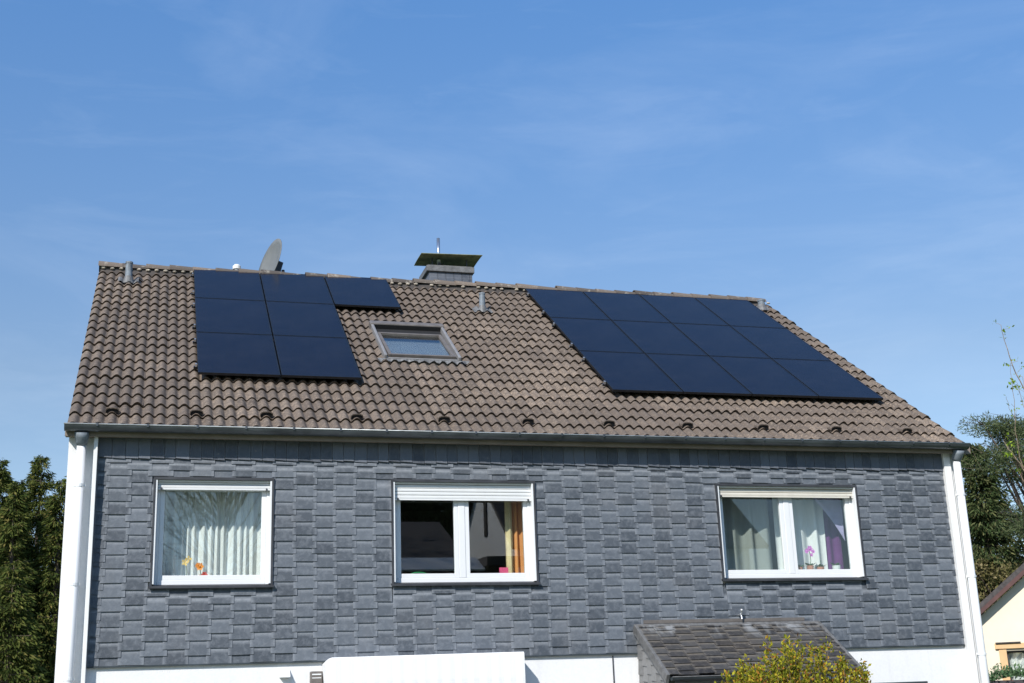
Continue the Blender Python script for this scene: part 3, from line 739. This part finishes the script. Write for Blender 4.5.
# small fittings on the plaster
m = MB(); m.poly_extrude([(YF-.004, 2.80), (YF-.004, 2.70), (-.09, 2.70), (-.09, 2.72)], 'x', 2.27, 2.40); hp(m, 'wall_bracket', M['white'], bevel=.004)
m = MB(); m.box(2.645, 2.80, -.07, YF-.004, 2.40, 2.765); mbx = hp(m, 'junction_box', M['alu_brown'], bevel=.012)
m = MB(); m.box(2.80, 2.86, -.04, -.02, 2.69, 2.70); m.box(2.665, 2.78, -.074, -.069, 2.72, 2.735); m.box(2.665, 2.78, -.074, -.069, 2.68, 2.69); hp(m, 'box_clip', M['bracket'], par=mbx)
m = MB(); m.tube([(8.52, -.02, 3.36), (8.52, -.09, 3.37), (8.52, -.11, 3.30)], .012, 8); m.ball((8.525, -.11, 3.42), .022); m.tube([(8.525, -.11, 3.42), (8.52, -.10, 3.36)], .01, 6); hp(m, 'lamp_hook', M['silver'])

# awning
ax0, ax1, ay = 2.80, 5.335, -.34
m = MB(); pr = [(2.44, 0)]
zt, zb_ = 2.915, 2.42
nx = 64; vs = []
for i in range(nx+1):
    x = ax0 + (ax1-ax0)*i/nx; rr = .07 if i == 0 else (.03 if i == 1 else 0)
    o = .003*math.sin(i*math.pi/2)
    top = zt - rr + (x-ax0)*.006
    vs += [(x, YF-.004, top), (x, ay+.03, top), (x, ay+o, top-.03), (x, ay+o-.008, zb_+.2), (x, ay+o, zb_), (x, ay+.03, zb_-.01)]
fs = []
for i in range(nx):
    a = i*6; b_ = a+6
    fs += [(a+j, a+j+1, b_+j+1, b_+j) for j in range(5)]
fs += [(0, 1, 2, 3, 4, 5)[::-1], tuple(nx*6+j for j in range(6))]
m.add(vs, fs); aw = hp(m, 'awning', M['awning'])
m = MB(); m.tube([(ax0-.02, ay+.10, zb_+.0), (ax1+.02, ay+.10, zb_)], .04, 12); hp(m, 'roller_tube', M['bracket'], par=aw)
for x in (ax0+.3, ax1-.3):
    m = MB(); m.box(x-.03, x+.03, ay+.14, YF-.004, zb_-.03, zb_+.03); hp(m, 'awning_arm', M['bracket'], par=aw)

# ------------------------------------------------------------------ things hanging and standing in the windows
def curtain(name, x0, x1, z0, z1, y, amp, wl, mat, label, cat='curtain', slant=0, grp=None, jit=.3):
    m = MB(); n = int((x1-x0)/.012)+2; vs = []; nz = 8; ph = 0
    phs = []
    for i in range(n+1):
        ph += 2*math.pi*((x1-x0)/n)/wl*(1+jit*math.sin(i*.21+x0)); phs.append(ph)
    for j in range(nz+1):
        t = j/nz
        for i in range(n+1):
            x = x0+(x1-x0)*i/n
            xx = x + slant*(1-t)*((i/n) if slant else 0)
            vs.append((xx, y+amp*math.sin(phs[i])*(.8+.2*t)+amp*.3*math.sin(phs[i]*.5+t*2), z1+(z0-z1)*t))
    m.add(vs, [(j*(n+1)+i, j*(n+1)+i+1, (j+1)*(n+1)+i+1, (j+1)*(n+1)+i) for j in range(nz) for i in range(n)])
    o = m.build(name, mat, None, smooth=True); tag(o, label, cat, grp); return o
curtain('curtain', .72, 2.13, 3.90, 5.10, .44, .034, .092, M['curtain'], 'white net curtain in even narrow pleats filling the single pane window')
curtain('curtain', 8.36, 9.36, 3.90, 5.15, .44, .045, .24, M['curtain_green'], 'grey green net curtain behind the left pane of the window above the porch')
curtain('curtain', 9.44, 10.24, 3.90, 5.15, .46, .045, .23, M['curtain'], 'pale curtain in wide folds behind the orchids, next to the violet curtain')
curtain('curtain', 10.15, 10.52, 3.90, 5.15, .52, .02, .2, M['violet'], 'deep violet curtain at the right side of the window above the porch')
# violet sheer swag
m = MB(); A, B, C_ = (9.98, .36, 5.14), (10.50, .36, 5.14), (10.50, .36, 4.42); vs = []; n = 10
for i in range(n+1):
    t = i/n; p = Vector(A).lerp(Vector(C_), t); q_ = Vector(A).lerp(Vector(B), t)
    for j in range(7):
        s = j/6; r_ = p.lerp(q_, s); vs.append((r_.x, r_.y+.012*math.sin(s*9+i*.6), r_.z + (.05*math.sin(math.pi*t)*(1-s))))
m.add(vs, [(i*7+j, i*7+j+1, (i+1)*7+j+1, (i+1)*7+j) for i in range(n) for j in range(6)])
tag(m.build('curtain_swag', M['sheer_violet'], smooth=True), 'pale violet sheer swag draped slanting across the top right of the window', 'curtain')
curtain('curtain', 5.42, 5.62, 3.86, 5.10, .40, .03, .11, M['wood_orange'], 'orange brown curtain gathered at the right of the middle window')
curtain('curtain', 5.33, 5.43, 3.86, 5.10, .36, .018, .09, M['cream_cloth'], 'narrow cream curtain edge beside the orange brown curtain')

def petals(m, c, r, n, tilt=.3):
    c = Vector(c)
    for k in range(n):
        a = 2*math.pi*k/n; d = Vector((math.cos(a), -.25, math.sin(a))); s_2 = Vector((-math.sin(a), 0, math.cos(a)))
        m.add([c, c+d*r*.6+s_2*r*.35, c+d*r, c+d*r*.6-s_2*r*.35], [(0, 1, 2, 3)])
def leafset(m, c, r, n, up=.6):
    c = Vector(c)
    for k in range(n):
        a = 2*math.pi*k/n+random.random(); d = Vector((math.cos(a), math.sin(a)*.6, up*random.uniform(.4, 1.2))); s_2 = Vector((-math.sin(a), math.cos(a), 0))
        m.add([c, c+d*r*.5+s_2*r*.28, c+d*r-Vector((0, 0, r*.15)), c+d*r*.5-s_2*r*.28], [(0, 1, 2, 3)])
def pot(m, x, y, z, r, h): m.tube([(x, y, z), (x, y, z+h), (x, y, z+h+.01)], [r*.75, r, r*1.06], 12)
def plant(x, y, z, potm, pots, stem_h, flower, leafn, label, cat='flower'):
    e = empty('potted_flower', (x, y, z), label, cat)
    m = MB(); pot(m, x, y, z, *pots); m.build('pot', potm, e)
    m = MB(); m.tube([(x, y, z+pots[1]), (x+.02, y, z+stem_h*.6), (x, y-.02, z+stem_h)], .005, 6); m.build('stem', M['houseplant'], e)
    m = MB(); leafset(m, (x, y, z+pots[1]), .11, leafn); m.build('leaves', M['houseplant'], e)
    if flower:
        m = MB()
        for (dx, dz, r) in flower[1]: petals(m, (x+dx, y-.03, z+dz), r, 6); m.ball((x+dx, y-.035, z+dz), r*.28)
        m.build('blossom', M[flower[0]], e)
zs = 3.858
plant(1.28, .25, zs, M['pot_clay'], (.035, .06), .22, ('flower_orange', [(0, .235, .055), (-.02, .25, .04)]), 6, 'orange flower in a small pot on the sill of the left window')
m = MB(); petals(m, (1.10, .24, 4.15), .05, 5); petals(m, (1.14, .23, 4.19), .045, 4); e = empty('flower_stick', (1.12, .25, zs), 'pale yellow butterfly shaped flower pick beside the orange flower in the left window', 'ornament')
m.build('wings', M['flower_yellow'], e); m2 = MB(); m2.tube([(1.12, .25, zs), (1.12, .25, 4.15)], .004, 6); m2.build('stick', M['houseplant'], e)
m = MB(); petals(m, (1.34, .22, 3.99), .045, 6); petals(m, (1.28, .22, 3.965), .03, 5); m.ball((1.31, .23, 3.93), .04); tag(m.build('red_blossom', M['flower_red']), 'small red blossoms low on the left window sill', 'flower')
plant(9.83, .25, zs+.02, M['pot_clay'], (.05, .17), .42, ('flower_pink', [(0, .42, .05), (.05, .38, .035), (-.05, .385, .04), (.02, .33, .03)]), 7, 'pink orchid in flower standing on the window sill in front of pale curtains')
plant(9.66, .25, zs+.02, M['pot_clay'], (.045, .15), .2, None, 7, 'low leafy plant in a clay pot at the left of the pink orchid', 'plant')
plant(9.99, .25, zs+.02, M['pot_clay'], (.055, .15), .25, None, 9, 'leafy orchid without flowers at the right of the pink orchid', 'plant')
plant(10.25, .25, zs+.02, M['pot_white'], (.06, .17), .2, None, 8, 'small plant in a white pot in front of the violet curtain', 'plant')
m = MB(); m.box(5.20, 5.32, .24, .26, 3.86, 4.06); tag(m.build('pink_card', M['pink']), 'pink card standing on the sill of the middle window', 'card')
m = MB(); pts = [(4.10+.13*math.cos(t*.3), .26, 3.95+.055*math.sin(t*.3)) for t in range(0, 20)]; m.tube(pts, .008, 6); tag(m.build('green_hoop', M['green_wire']), 'green plastic hoop lying on the sill behind the dark pane', 'hoop')

# ------------------------------------------------------------------ solar panels
PW, PH = 1.140, 1.783
def panel_proto():
    e = empty('solar_panel')
    f = MB(); t = .018
    for (a, b_, c, d_) in ((0, PW, 0, t), (0, PW, PH-t, PH), (0, t, t, PH-t), (PW-t, PW, t, PH-t)):
        f.fbox(Vector((0,0,0)), RX, RV, RN, a, b_, c, d_, -.036, 0)
    f.build('frame', M['black'], e)
    g_ = MB(); q = [RX*a + RV*b_ + RN*-.002 for a, b_ in ((t, t), (PW-t, t), (PW-t, PH-t), (t, PH-t))]; r2 = [p - RN*.006 for p in q]
    g_.add(q+r2, [(0, 3, 2, 1), (4, 5, 6, 7), (0, 1, 5, 4), (1, 2, 6, 5), (2, 3, 7, 6), (3, 0, 4, 7)], [[(0, 1), (0, 0), (1, 0), (1, 1)]]+[[(0, 0)]*4]*5)
    g_.build('solar_glass', M['solar'], e); return e
proto = panel_proto(); used = False
ordn = ['first', 'second', 'third', 'fourth']; rown = ['top', 'middle', 'bottom']
layout = [('left', 1.213, 0.0, c, r) for r in range(3) for c in range(3) if not (r and c == 2)] + [('right', 7.323, .153, c, r) for r in range(3) for c in range(4)]
for side, bx, bv, c, r in layout:
    if not used: e = proto; used = True
    else:
        e = proto.copy(); COL.objects.link(e)
        for ch in proto.children:
            q = ch.copy(); COL.objects.link(q); q.parent = e; q.matrix_parent_inverse = Matrix.Identity(4)
    e.location = rp(bx + c*1.160, bv + r*1.803)
    if side == 'left' and c == 2: lab = 'black solar panel alone above the roof window, end of the left array top row'
    else: lab = 'black solar panel, %s from the left in the %s row of the %s array' % (ordn[c], rown[r], 'seven panel' if side == 'left' else 'twelve panel')
    tag(e, lab, 'solar panel', 'solar panels on the tiled roof')
def rail(x0, x1, v, label):
    e = empty('mounting_rail', rp(x0, v, -.06), label, 'rail', 'mounting rails under the solar panels')
    m = MB(); m.fbox(RO, RX, RV, RN, x0, x1, v-.018, v+.018, -.072, -.038); m.build('rail_profile', M['black'], e)
    m = MB()
    for x in (x0, x1): m.fbox(RO, RX, RV, RN, x-.003, x+.003, v-.017, v+.017, -.071, -.039)
    m.fbox(RO, RX, RV, RN, x0+.020, x0+.045, v-.022, v+.022, -.038, .004); m.build('clamp', M['silver'], e)
    m = MB(); x = x0+.35
    while x < x1: m.fbox(RO, RX, RV, RN, x-.015, x+.015, v-.015, v+.10, -.125, -.073); x += .9
    m.build('roof_hook', M['silver'], e)
for r in range(3):
    for k, f in enumerate((.34, PH-.34)):
        w_ = 'upper' if k == 0 else 'lower'
        n_ = 3 if r == 0 else 2
        rail(1.213-.055, 1.213+n_*1.16-.02, r*1.803+f, '%s black rail under the %s row of the seven panel array' % (w_, rown[r]))
        rail(7.323-.055, 7.323+4*1.16-.02+.03, .153+r*1.803+f, '%s black rail under the %s row of the twelve panel array' % (w_, rown[r]))

# ------------------------------------------------------------------ satellite dish behind the ridge
e = empty('satellite_dish', (2.62, 6.5, 9.45), 'grey satellite dish rising behind the ridge above the left solar panels', 'satellite dish')
m = MB(); c = Vector((2.66, 6.42, 10.37)); nrm = Vector((-.95, -.33, .24)).normalized(); up = (Vector((.28, 0, 1)) - nrm*nrm.dot(Vector((.28, 0, 1)))).normalized(); sd = nrm.cross(up)
rings = 7; seg = 32; vs = []
for side in (0, 1):
    for i in range(rings+1):
        r = .47*i/rings
        for k in range(seg):
            a = 2*math.pi*k/seg; vs.append(c + up*math.cos(a)*r*1.06 + sd*math.sin(a)*r + nrm*(.35*r*r - side*.012))
fs = []
for side in (0, 1):
    o = side*(rings+1)*seg
    for i in range(rings):
        for k in range(seg): fs.append((o+i*seg+k, o+i*seg+(k+1) % seg, o+(i+1)*seg+(k+1) % seg, o+(i+1)*seg+k))
o1 = rings*seg; o2 = (2*rings+1)*seg
for k in range(seg): fs.append((o1+k, o1+(k+1) % seg, o2+(k+1) % seg, o2+k))
m.add(vs, fs); m.build('reflector', M['dish'], e, smooth=True)
m = MB(); m.tube([(2.86, 6.5, 9.4), (2.86, 6.5, 10.30)], .03, 10); m.build('mast', M['darktrim'], e)
m = MB(); m.fbox(c, nrm, sd, up, -.17, -.02, -.05, .05, -.12, .10); m.build('mount', M['darktrim'], e)
m = MB(); f0 = c - up*.48 + nrm*.05; f1 = c + nrm*.42 - up*.50; m.tube([f0, f1], .012, 8); m.ball(f1, .04); m.build('feed_arm', M['dish'], e)

# ------------------------------------------------------------------ trees
def wander(p, d, ln, n, wob):
    pts = [Vector(p)]; d = Vector(d).normalized()
    for i in range(n):
        d = (d + Vector((random.gauss(0, wob), random.gauss(0, wob), random.gauss(0, wob)))).normalized(); pts.append(pts[-1]+d*ln/n)
    return pts
def conifer(name, loc, H, rb, label, mat='spruce', per=11, leaf=.16, droop=.25, gap=.0, z0=.8, dens=1.0, curve=.9, grp=None, cat='tree', full=1.0):
    e = empty(name, loc, label, cat, grp); x, y, z = loc
    m = MB(); m.tube([(x, y, 0), (x+.05, y, H*.5), (x, y+.03, H*.98)], [.02*H, .011*H, .01], 10)
    P = []; D = []; hh = z0
    while hh < H-.1:
        t = (hh-z0)/(H-z0); rad = rb*min(1, (1-t)**curve*full+.02)
        for k in range(random.randint(4, 6)):
            if random.random() < gap: continue
            a = random.uniform(0, 2*math.pi); ln = rad*random.uniform(.65, 1.12)
            d = Vector((math.cos(a), math.sin(a), .25-.35*(1-t)*droop*2))
            pts = wander((x, y, hh), d, ln, 5, .10)
            m.tube(pts, [.012+.018*(1-t)]*3+[.008]*3, 4, cap=False)
            nl = int(ln*per*9*dens)+8
            for q in range(nl):
                s = random.random()**.7*5; i = min(int(s), 4); p = pts[i].lerp(pts[i+1], s-i)
                side = Vector((-d.y, d.x, 0))*random.gauss(0, .16*ln*(1.1-s/5*.6)+.03)
                p = p + side + Vector((0, 0, random.gauss(-.04, .05+.03*ln)))
                P.append(p); D.append((d.x*.8+side.x*2, d.y*.8+side.y*2, -droop))
        hh += random.uniform(.10, .17)*(1+H*.02)
    m.build('trunk', M['bark'], e)
    leaves('crown', np.array([tuple(p) for p in P]), np.array(D), leaf*1.25, .22, M[mat], e, jitter=.35, droop=.25)
    return e
conifer('spruce_tree', (-2.72, 25.4, 0), 10.5, 1.75, 'tallest dark green spruce at the left edge, its tip nearest the white downpipe', curve=.68, leaf=.12, dens=2.1, per=11)
conifer('spruce_tree', (-3.95, 25.9, 0), 10.4, 1.6, 'dark spruce cut by the left edge of the photo', curve=.68, leaf=.12, dens=2.1, per=11)
conifer('spruce_tree', (-2.05, 24.6, 0), 9.6, 1.4, 'narrow spruce close behind the white house corner', curve=.68, leaf=.15, dens=1.5, per=11)
conifer('spruce_tree', (-3.3, 24.0, 0), 9.3, 1.3, 'narrow olive green spruce between the two tallest ones on the left', curve=.68, leaf=.15, dens=1.3, per=11)
conifer('spruce_tree', (-3.45, 26.6, 0), 9.9, 1.2, 'spruce standing behind the gap between the two tallest ones', curve=.68, leaf=.14, dens=1.6, per=11)
conifer('spruce_tree', (-3.0, 22.0, 0), 6.7, 1.5, 'low olive green spruce in front of the taller spruces on the left', curve=.68, leaf=.15, dens=1.1, per=11)
conifer('spruce_tree', (-5.6, 29, 0), 10.5, 2.0, 'spruce standing beyond the left edge of the group', curve=.6, leaf=.2, dens=.6, per=10)

def broad(name, loc, H, cr, label, mat, n, leaf, trunk='bark', crown_c=None, limbs=9, asp=.6, clumps=40, squash=.8, grp=None, cat='tree', twigs=True, low=.35):
    e = empty(name, loc, label, cat, grp); x, y, z = loc
    m = MB(); m.tube([(x, y, 0), (x+.1, y, H*.3), (x, y, H*.55), (x-.1, y+.1, H*.85)], [.022*H, .016*H, .012*H, .004*H], 8)
    cen = []
    for k in range(clumps):
        a = random.uniform(0, 2*math.pi); zz = random.uniform(low, .97); prof = math.sin(math.pi*min(1, max(.05, (zz-low*.7)/(1.05-low*.7))))**.6
        r = cr*prof*random.uniform(.25, 1)
        c_ = Vector((x+math.cos(a)*r, y+math.sin(a)*r, H*zz)); cen.append(c_)
        b0 = Vector((x, y, H*max(.2, zz-.22)))
        pts = [b0, b0.lerp(c_, .5)+Vector((0, 0, -.05*H*.3)), c_]
        k_ = .45 if not n else 1
        m.tube(pts, [.006*H*k_, .004*H*k_, .0015*H*k_], 5, cap=False)
        if twigs:
            for q in range(3 if n else 9):
                m.tube(wander(c_, (math.cos(a)+random.gauss(0, .5), math.sin(a)+random.gauss(0, .5), .5), cr*.3, 3, .2), [.0012*H*k_*1.3, .001*H*k_, .0008*H*k_, .0005*H*k_], 4, cap=False)
    m.build('trunk', M[trunk], e)
    if n:
        idx = RNG.integers(0, len(cen), n); C = np.array([tuple(c) for c in cen])[idx]
        sp = cr*.24; G = RNG.normal(0, 1, (n, 3)); G /= np.linalg.norm(G, axis=1)[:, None]; G *= (RNG.random(n)**.5)[:, None]*sp*1.35; G[:, 2] *= squash*.75
        leaves('crown', C+G, G/ sp + np.array([0, 0, .3]), leaf, asp, M[mat], e, jitter=.8)
    return e
# right side, far behind
conifer('fir_tree', (31.6, 26.2, 0), 11.6, 1.9, 'dark olive fir just right of the downpipe funnel', mat='spruce_dark', curve=.5, leaf=.20, dens=1.0, per=10)
conifer('fir_tree', (30.9, 27.5, 0), 12.3, 1.0, 'narrow dark fir whose tip shows just over the gutter end', mat='spruce_dark', curve=.7, leaf=.18, dens=.7, per=10)
broad('pine_tree', (34.2, 26.5, 0), 13.0, 3.3, 'large blue green pine with loose boughs at the right edge', 'pine', 70000, .15, asp=.2, clumps=85, squash=.5, low=.3)
broad('pine_tree', (32.6, 30.5, 0), 10.6, 2.6, 'second pine filling the gap between the fir and the large pine', 'pine', 34000, .16, asp=.22, clumps=60, squash=.5, low=.3)
broad('shrubby_tree', (31.2, 25.2, 0), 6.9, 2.0, 'olive brown leafy tree behind the neighbouring cream gable', 'olive', 15000, .13, clumps=60, low=.2)
# reflected surroundings behind the camera
broad('bare_tree', (3.2, -32, 0), 14.5, 5.0, 'tall bare tree across the garden, mirrored in the left window', 'olive', 0, .1, clumps=130, low=.3)
broad('bare_tree', (-2.0, -36, 0), 13, 4.5, 'bare tree left of the tall one, mirrored at the edge of the left window', 'olive', 0, .1, clumps=100, low=.3)
broad('leafy_tree', (11.2, -43, 0), 16, 6.0, 'dense dark tree mirrored in the middle window', 'spruce_dark', 60000, .3, clumps=110, low=.15)
broad('leafy_tree', (19, -44, 0), 15, 5.5, 'dark tree right of the opposite house, mirrored in the windows', 'spruce_dark', 26000, .2, clumps=70, low=.15)
broad('leafy_tree', (33, -28, 0), 11, 4.5, 'green tree farthest along the street behind the camera', 'spruce_dark', 12000, .18, clumps=60, low=.2)
ob = empty('outbuilding', (8.8, -27, 0), 'low building with pale sheet roof behind the camera, mirrored in the dark left pane', 'building')
m = MB(); m.poly_extrude([(-30, 0), (-24.4, 0), (-24.4, 6.6), (-30, 9.0)], 'x', 7.2, 11.0); m.build('wall', M['darkroof'], ob)
m = MB(); m.fbox(Vector((7.0, -24.1, 6.56)), X0, Vector((0, -1, .4286)).normalized(), Vector((0, .394, .919)), 0, 4.2, 0, 1.3, .0, .06); m.build('roof', M['bracket'], ob)
# opposite house (seen only mirrored in the middle window)
oh = empty('opposite_house', (16.5, -30, 0), 'white gabled house behind the camera, mirrored in the middle window', 'house')
m = MB(); m.poly_extrude([(-33.8, 0), (-24.8, 0), (-24.8, 7.4), (-29.3, 10.8), (-33.8, 7.4)], 'x', 12.5, 21); m.build('wall', M['plaster'], oh)
m = MB()
for s in (1, -1):
    a = Vector((0, 4.5*s, -3.40)).normalized(); 
    m.fbox(Vector((0, -29.3, 10.92)), X0, a, Vector((0, s*.603, .798)).normalized(), 12.25, 21.6, 0, 6.0, 0, .14)
m.build('roof', M['darkroof'], oh)
m = MB(); m.poly_extrude([(-33, 6.9), (-23.8, 6.7), (-23.8, 7.0), (-33, 7.3)], 'x', 11.2, 12.46); m.build('lean_to_roof', M['darkroof'], oh)
m = MB(); m.box(12.46, 12.498, -29.0, -28.6, 8.3, 9.6); m.build('window', M['dark'], oh)
m = MB(); m.box(12.46, 12.498, -28.6, -27.4, 5.0, 6.3); m.build('window', M['dark'], oh)

# near young tree at the right edge
e = empty('young_tree', (13.3, -2.2, 0), 'slender young tree with fresh green buds reaching in at the right edge', 'tree')
m = MB(); x, y = 13.35, -2.2
m.tube([(x, y, 0), (x+.05, y, 2), (x, y, 4.2), (x-.05, y, 6.0)], [.06, .05, .035, .015], 8)
P, D = [], []
def twig(pts, r0, r1, nl, first=0):
    pts = [Vector(p) for p in pts]; fine = []
    for a_, b_ in zip(pts[:-1], pts[1:]):
        for q in range(4): fine.append(a_.lerp(b_, q/4) + Vector([random.gauss(0, .008) for _ in range(3)]))
    fine.append(pts[-1]); n_ = len(fine); m.tube(fine, [r0+(r1-r0)*i/(n_-1) for i in range(n_)], 5)
    for i in range(first, n_):
        if random.random() < .55 or i == n_-1:
            tw = wander(fine[i], (random.gauss(0, .8), random.gauss(0, .8), .7), random.uniform(.03, .12), 2, .1); m.tube(tw, .0025, 4)
            for q in range(random.choice(nl)): P.append(tw[-1]+Vector([random.gauss(0, .022) for _ in range(3)])); D.append((random.gauss(0, 1), random.gauss(0, 1), .8))
K = (13.35, -2.1, 3.2)
m.tube([K, (13.25, -1.7, 4.0), (12.95, -1.4, 4.55)], [.03, .022, .016], 6)
twig([(12.95, -1.4, 4.55), (12.75, -1.28, 4.79), (12.44, -1.32, 5.23), (12.26, -1.34, 5.45), (12.2, -1.3, 5.62)], .014, .004, [4, 8, 14])
twig([(12.95, -1.4, 4.55), (12.72, -1.5, 5.5), (12.5, -1.6, 6.15), (12.23, -1.68, 6.62), (12.14, -1.73, 6.9), (12.06, -1.79, 7.17)], .013, .003, [2, 3, 7], 6)
twig([(12.44, -1.32, 5.23), (12.31, -1.44, 5.73), (12.28, -1.55, 6.15), (12.21, -1.68, 6.65)], .006, .0025, [1, 2, 4])
twig([(12.31, -1.44, 5.73), (12.28, -1.49, 5.93), (12.17, -1.53, 6.17)], .004, .0025, [1, 3])
twig([(12.55, -1.6, 5.95), (12.42, -1.54, 6.05), (12.33, -1.61, 6.38)], .005, .0025, [3, 6, 9])
twig([(12.95, -1.4, 4.55), (12.8, -1.2, 5.6), (12.75, -1.2, 6.6)], .012, .003, [2, 5])
twig([(12.75, -1.28, 4.79), (12.55, -1.2, 5.0), (12.38, -1.2, 5.35)], .006, .003, [4, 9])
for q_ in range(7):
    a = random.uniform(-1.2, 1.6); twig(wander((x, y, random.uniform(3.5, 5.8)), (math.cos(a), math.sin(a), 1.0), random.uniform(1, 1.8), 5, .08), .012, .003, [2, 4, 7])
m.build('trunk', M['bark_light'], e); leaves('crown', np.array([tuple(p) for p in P]), np.array(D), .055, .55, M['fresh'], e, jitter=.5)

# yellow-orange shrub before the porch
e = empty('garden_shrub', (8.0, -2.55, 0), 'yellow green shrub with orange shoots in front of the porch roof', 'shrub')
m = MB(); P, D = [], []
for k in range(95):
    a = random.uniform(0, 2*math.pi); r = random.random()**.5
    tx = 7.93+math.cos(a)*r*1.0; ty = -2.5+math.sin(a)*r*.62
    ztop = 2.67 - .30*abs((tx-8.0)/1.0)**1.8 - .22*abs((ty+2.5)/.62)**2 + random.gauss(0, .11)
    b0 = Vector((7.93+random.gauss(0, .12), -2.5+random.gauss(0, .1), .05)); t_ = Vector((tx, ty, ztop)); mid = b0.lerp(t_, .55)+Vector((math.cos(a)*.15, math.sin(a)*.1, .1))
    pts = [b0, mid, t_.lerp(mid, .35), t_]; m.tube(pts, [.012, .008, .005, .002], 5, cap=False)
    for q in range(125):
        s = random.random()**.5*1.04; p = mid.lerp(t_, s); sp = .025+.10*(1-min(s, 1))
        P.append(p+Vector((random.gauss(0, sp), random.gauss(0, sp), random.gauss(0, sp)))); D.append((random.gauss(0, .6), random.gauss(0, .6), .8))
m.build('stem', M['bark'], e); leaves('crown', np.array([tuple(p) for p in P]), np.array(D), .048, .5, M['bush'], e, jitter=.5)

# ------------------------------------------------------------------ neighbouring cream house
nh = empty('neighbour_house', (25, 14, 0), 'cream rendered house with dark gable roof and red brown verge at the right edge', 'house')
PX, PY = 20.97, 12.0; ANG = R_(-31)
def gz(u): return 4.12 + .80*u
U0, U1, UA = -1.3, 10.9, 4.8
wu0, wu1, wz0, wz1 = .40, 1.30, 2.30, 3.17
TM = Matrix.Translation(Vector((PX, PY, 0))) @ Matrix.Rotation(ANG, 4, 'Z')
def nb(mb, name, mat, par=nh, **k):
    mb.v = [tuple(TM @ Vector(p)) for p in mb.v]; return mb.build(name, mat, par, **k)
m = MB()
m.poly_extrude([(U0, 0), (wu0, 0), (wu0, gz(wu0)), (U0, gz(U0))], 'y', 0, .3)
m.poly_extrude([(wu0, 0), (wu1, 0), (wu1, wz0), (wu0, wz0)], 'y', 0, .3)
m.poly_extrude([(wu0, wz1), (wu1, wz1), (wu1, gz(wu1)), (wu0, gz(wu0))], 'y', 0, .3)
m.poly_extrude([(wu1, 0), (U1, 0), (U1, gz(U0)), (UA, gz(UA)), (wu1, gz(wu1))], 'y', 0, .3)
m.box(U0, U0+.3, .3, 9, 0, gz(U0)); m.box(U1-.3, U1, .3, 9, 0, gz(U0)); m.box(U0+.3, U1-.3, 8.7, 9, 0, gz(U0))
nb(m, 'wall', M['cream_wall'])
sl_ = .80; a = Vector((1, 0, sl_)).normalized(); nn = Vector((-sl_, 0, 1)).normalized(); ll = (UA-U0+.5)*math.sqrt(1+sl_**2)
A0 = Vector((U0-.5, 0, gz(U0-.5))); Y_ = Vector((0, 1, 0)); T0 = Vector((UA, 0, gz(UA)))
a2 = Vector((1, 0, -sl_)).normalized(); n2_ = Vector((sl_, 0, 1)).normalized()
m = MB(); m.fbox(A0, a, Y_, nn, 0, ll, -.28, 9.3, .10, .24); m.fbox(T0, a2, Y_, n2_, 0, ll, -.28, 9.3, .10, .24); rf = nb(m, 'roof', M['darkroof'])
m = MB(); m.fbox(A0, a, Y_, nn, 0, ll, -.31, -.282, .03, .125); m.fbox(T0, a2, Y_, n2_, 0, ll, -.31, -.282, .03, .125)
m.fbox(A0, a, Y_, nn, 0, ll, -.281, -.002, .02, .095); nb(m, 'verge_board', M['redbrown'], rf)
m = MB(); m.box(wu0, wu0+.05, .1, .17, wz0, wz1); m.box(wu1-.05, wu1, .1, .17, wz0, wz1); m.box(wu0+.05, wu1-.05, .1, .17, wz1-.05, wz1); m.box(wu0+.05, wu1-.05, .1, .17, wz0, wz0+.05)
wn = nb(m, 'window', M['fence'])
m = MB(); m.box(wu0+.05, wu1-.05, .13, .134, wz0+.05, wz1-.05); nb(m, 'pane', M['glass'], wn)
m = MB(); m.box(wu0-.18, wu0-.002, -.03, -.002, wz0-.1, wz1+.05); m.box(wu1+.002, wu1+.18, -.03, -.002, wz0-.1, wz1+.05); m.box(wu0-.26, wu1+.26, -.06, -.002, wz1+.052, wz1+.18); nb(m, 'surround', M['orange_trim'], wn, bevel=.005)
m = MB(); m.box(wu0-.24, wu0+.35, -.10, -.002, wz1+.182, wz1+.21); nb(m, 'ledge', M['darkroof'], wn)
c_ = curtain('curtain', wu0+.06, wu1-.06, wz0+.1, wz1-.06, .25, .03, .12, M['curtain'], 'white curtain hanging in the window of the cream house'); c_.data.transform(TM)
m = MB(); m.box(-.9, 4.6, -1.0, -.96, 1.2, 2.45); m.box(-.9, -.86, -.96, -.002, 1.2, 2.45); m.box(4.56, 4.6, -.96, -.002, 1.2, 2.45); m.box(-.86, 4.56, -.958, -.002, 1.2, 1.3)
for k in range(35): m.box(-.88+k*.157, -.76+k*.157, -1.03, -1.002, 1.15, 2.46)
nb(m, 'balcony', M['fence'])
e = empty('balcony_plant', tuple(TM @ Vector((1.8, -1.1, 2.4))), 'grey green plants trailing over the dark balcony boards of the cream house', 'plant')
m = MB(); m.box(-.7, 4.4, -.95, -.75, 2.30, 2.46); nb(m, 'planter_box', M['pot_clay'], e)
xx = RNG.uniform(-.8, 4.5, 5200)
P = np.stack([xx, RNG.normal(-.95, .12, 5200), 2.46+np.abs(RNG.normal(0, .11, 5200))+.07*np.sin(xx*4)], 1)
P = P @ np.array(TM.to_3x3()).T + np.array([PX, PY, 0])
leaves('foliage', P, np.tile([0, 0, 1.], (5200, 1)), .08, .45, M['planter_leaf'], e, jitter=.7)

scn.render.engine = 'CYCLES'
scn.cycles.max_bounces = 8; scn.cycles.transparent_max_bounces = 12
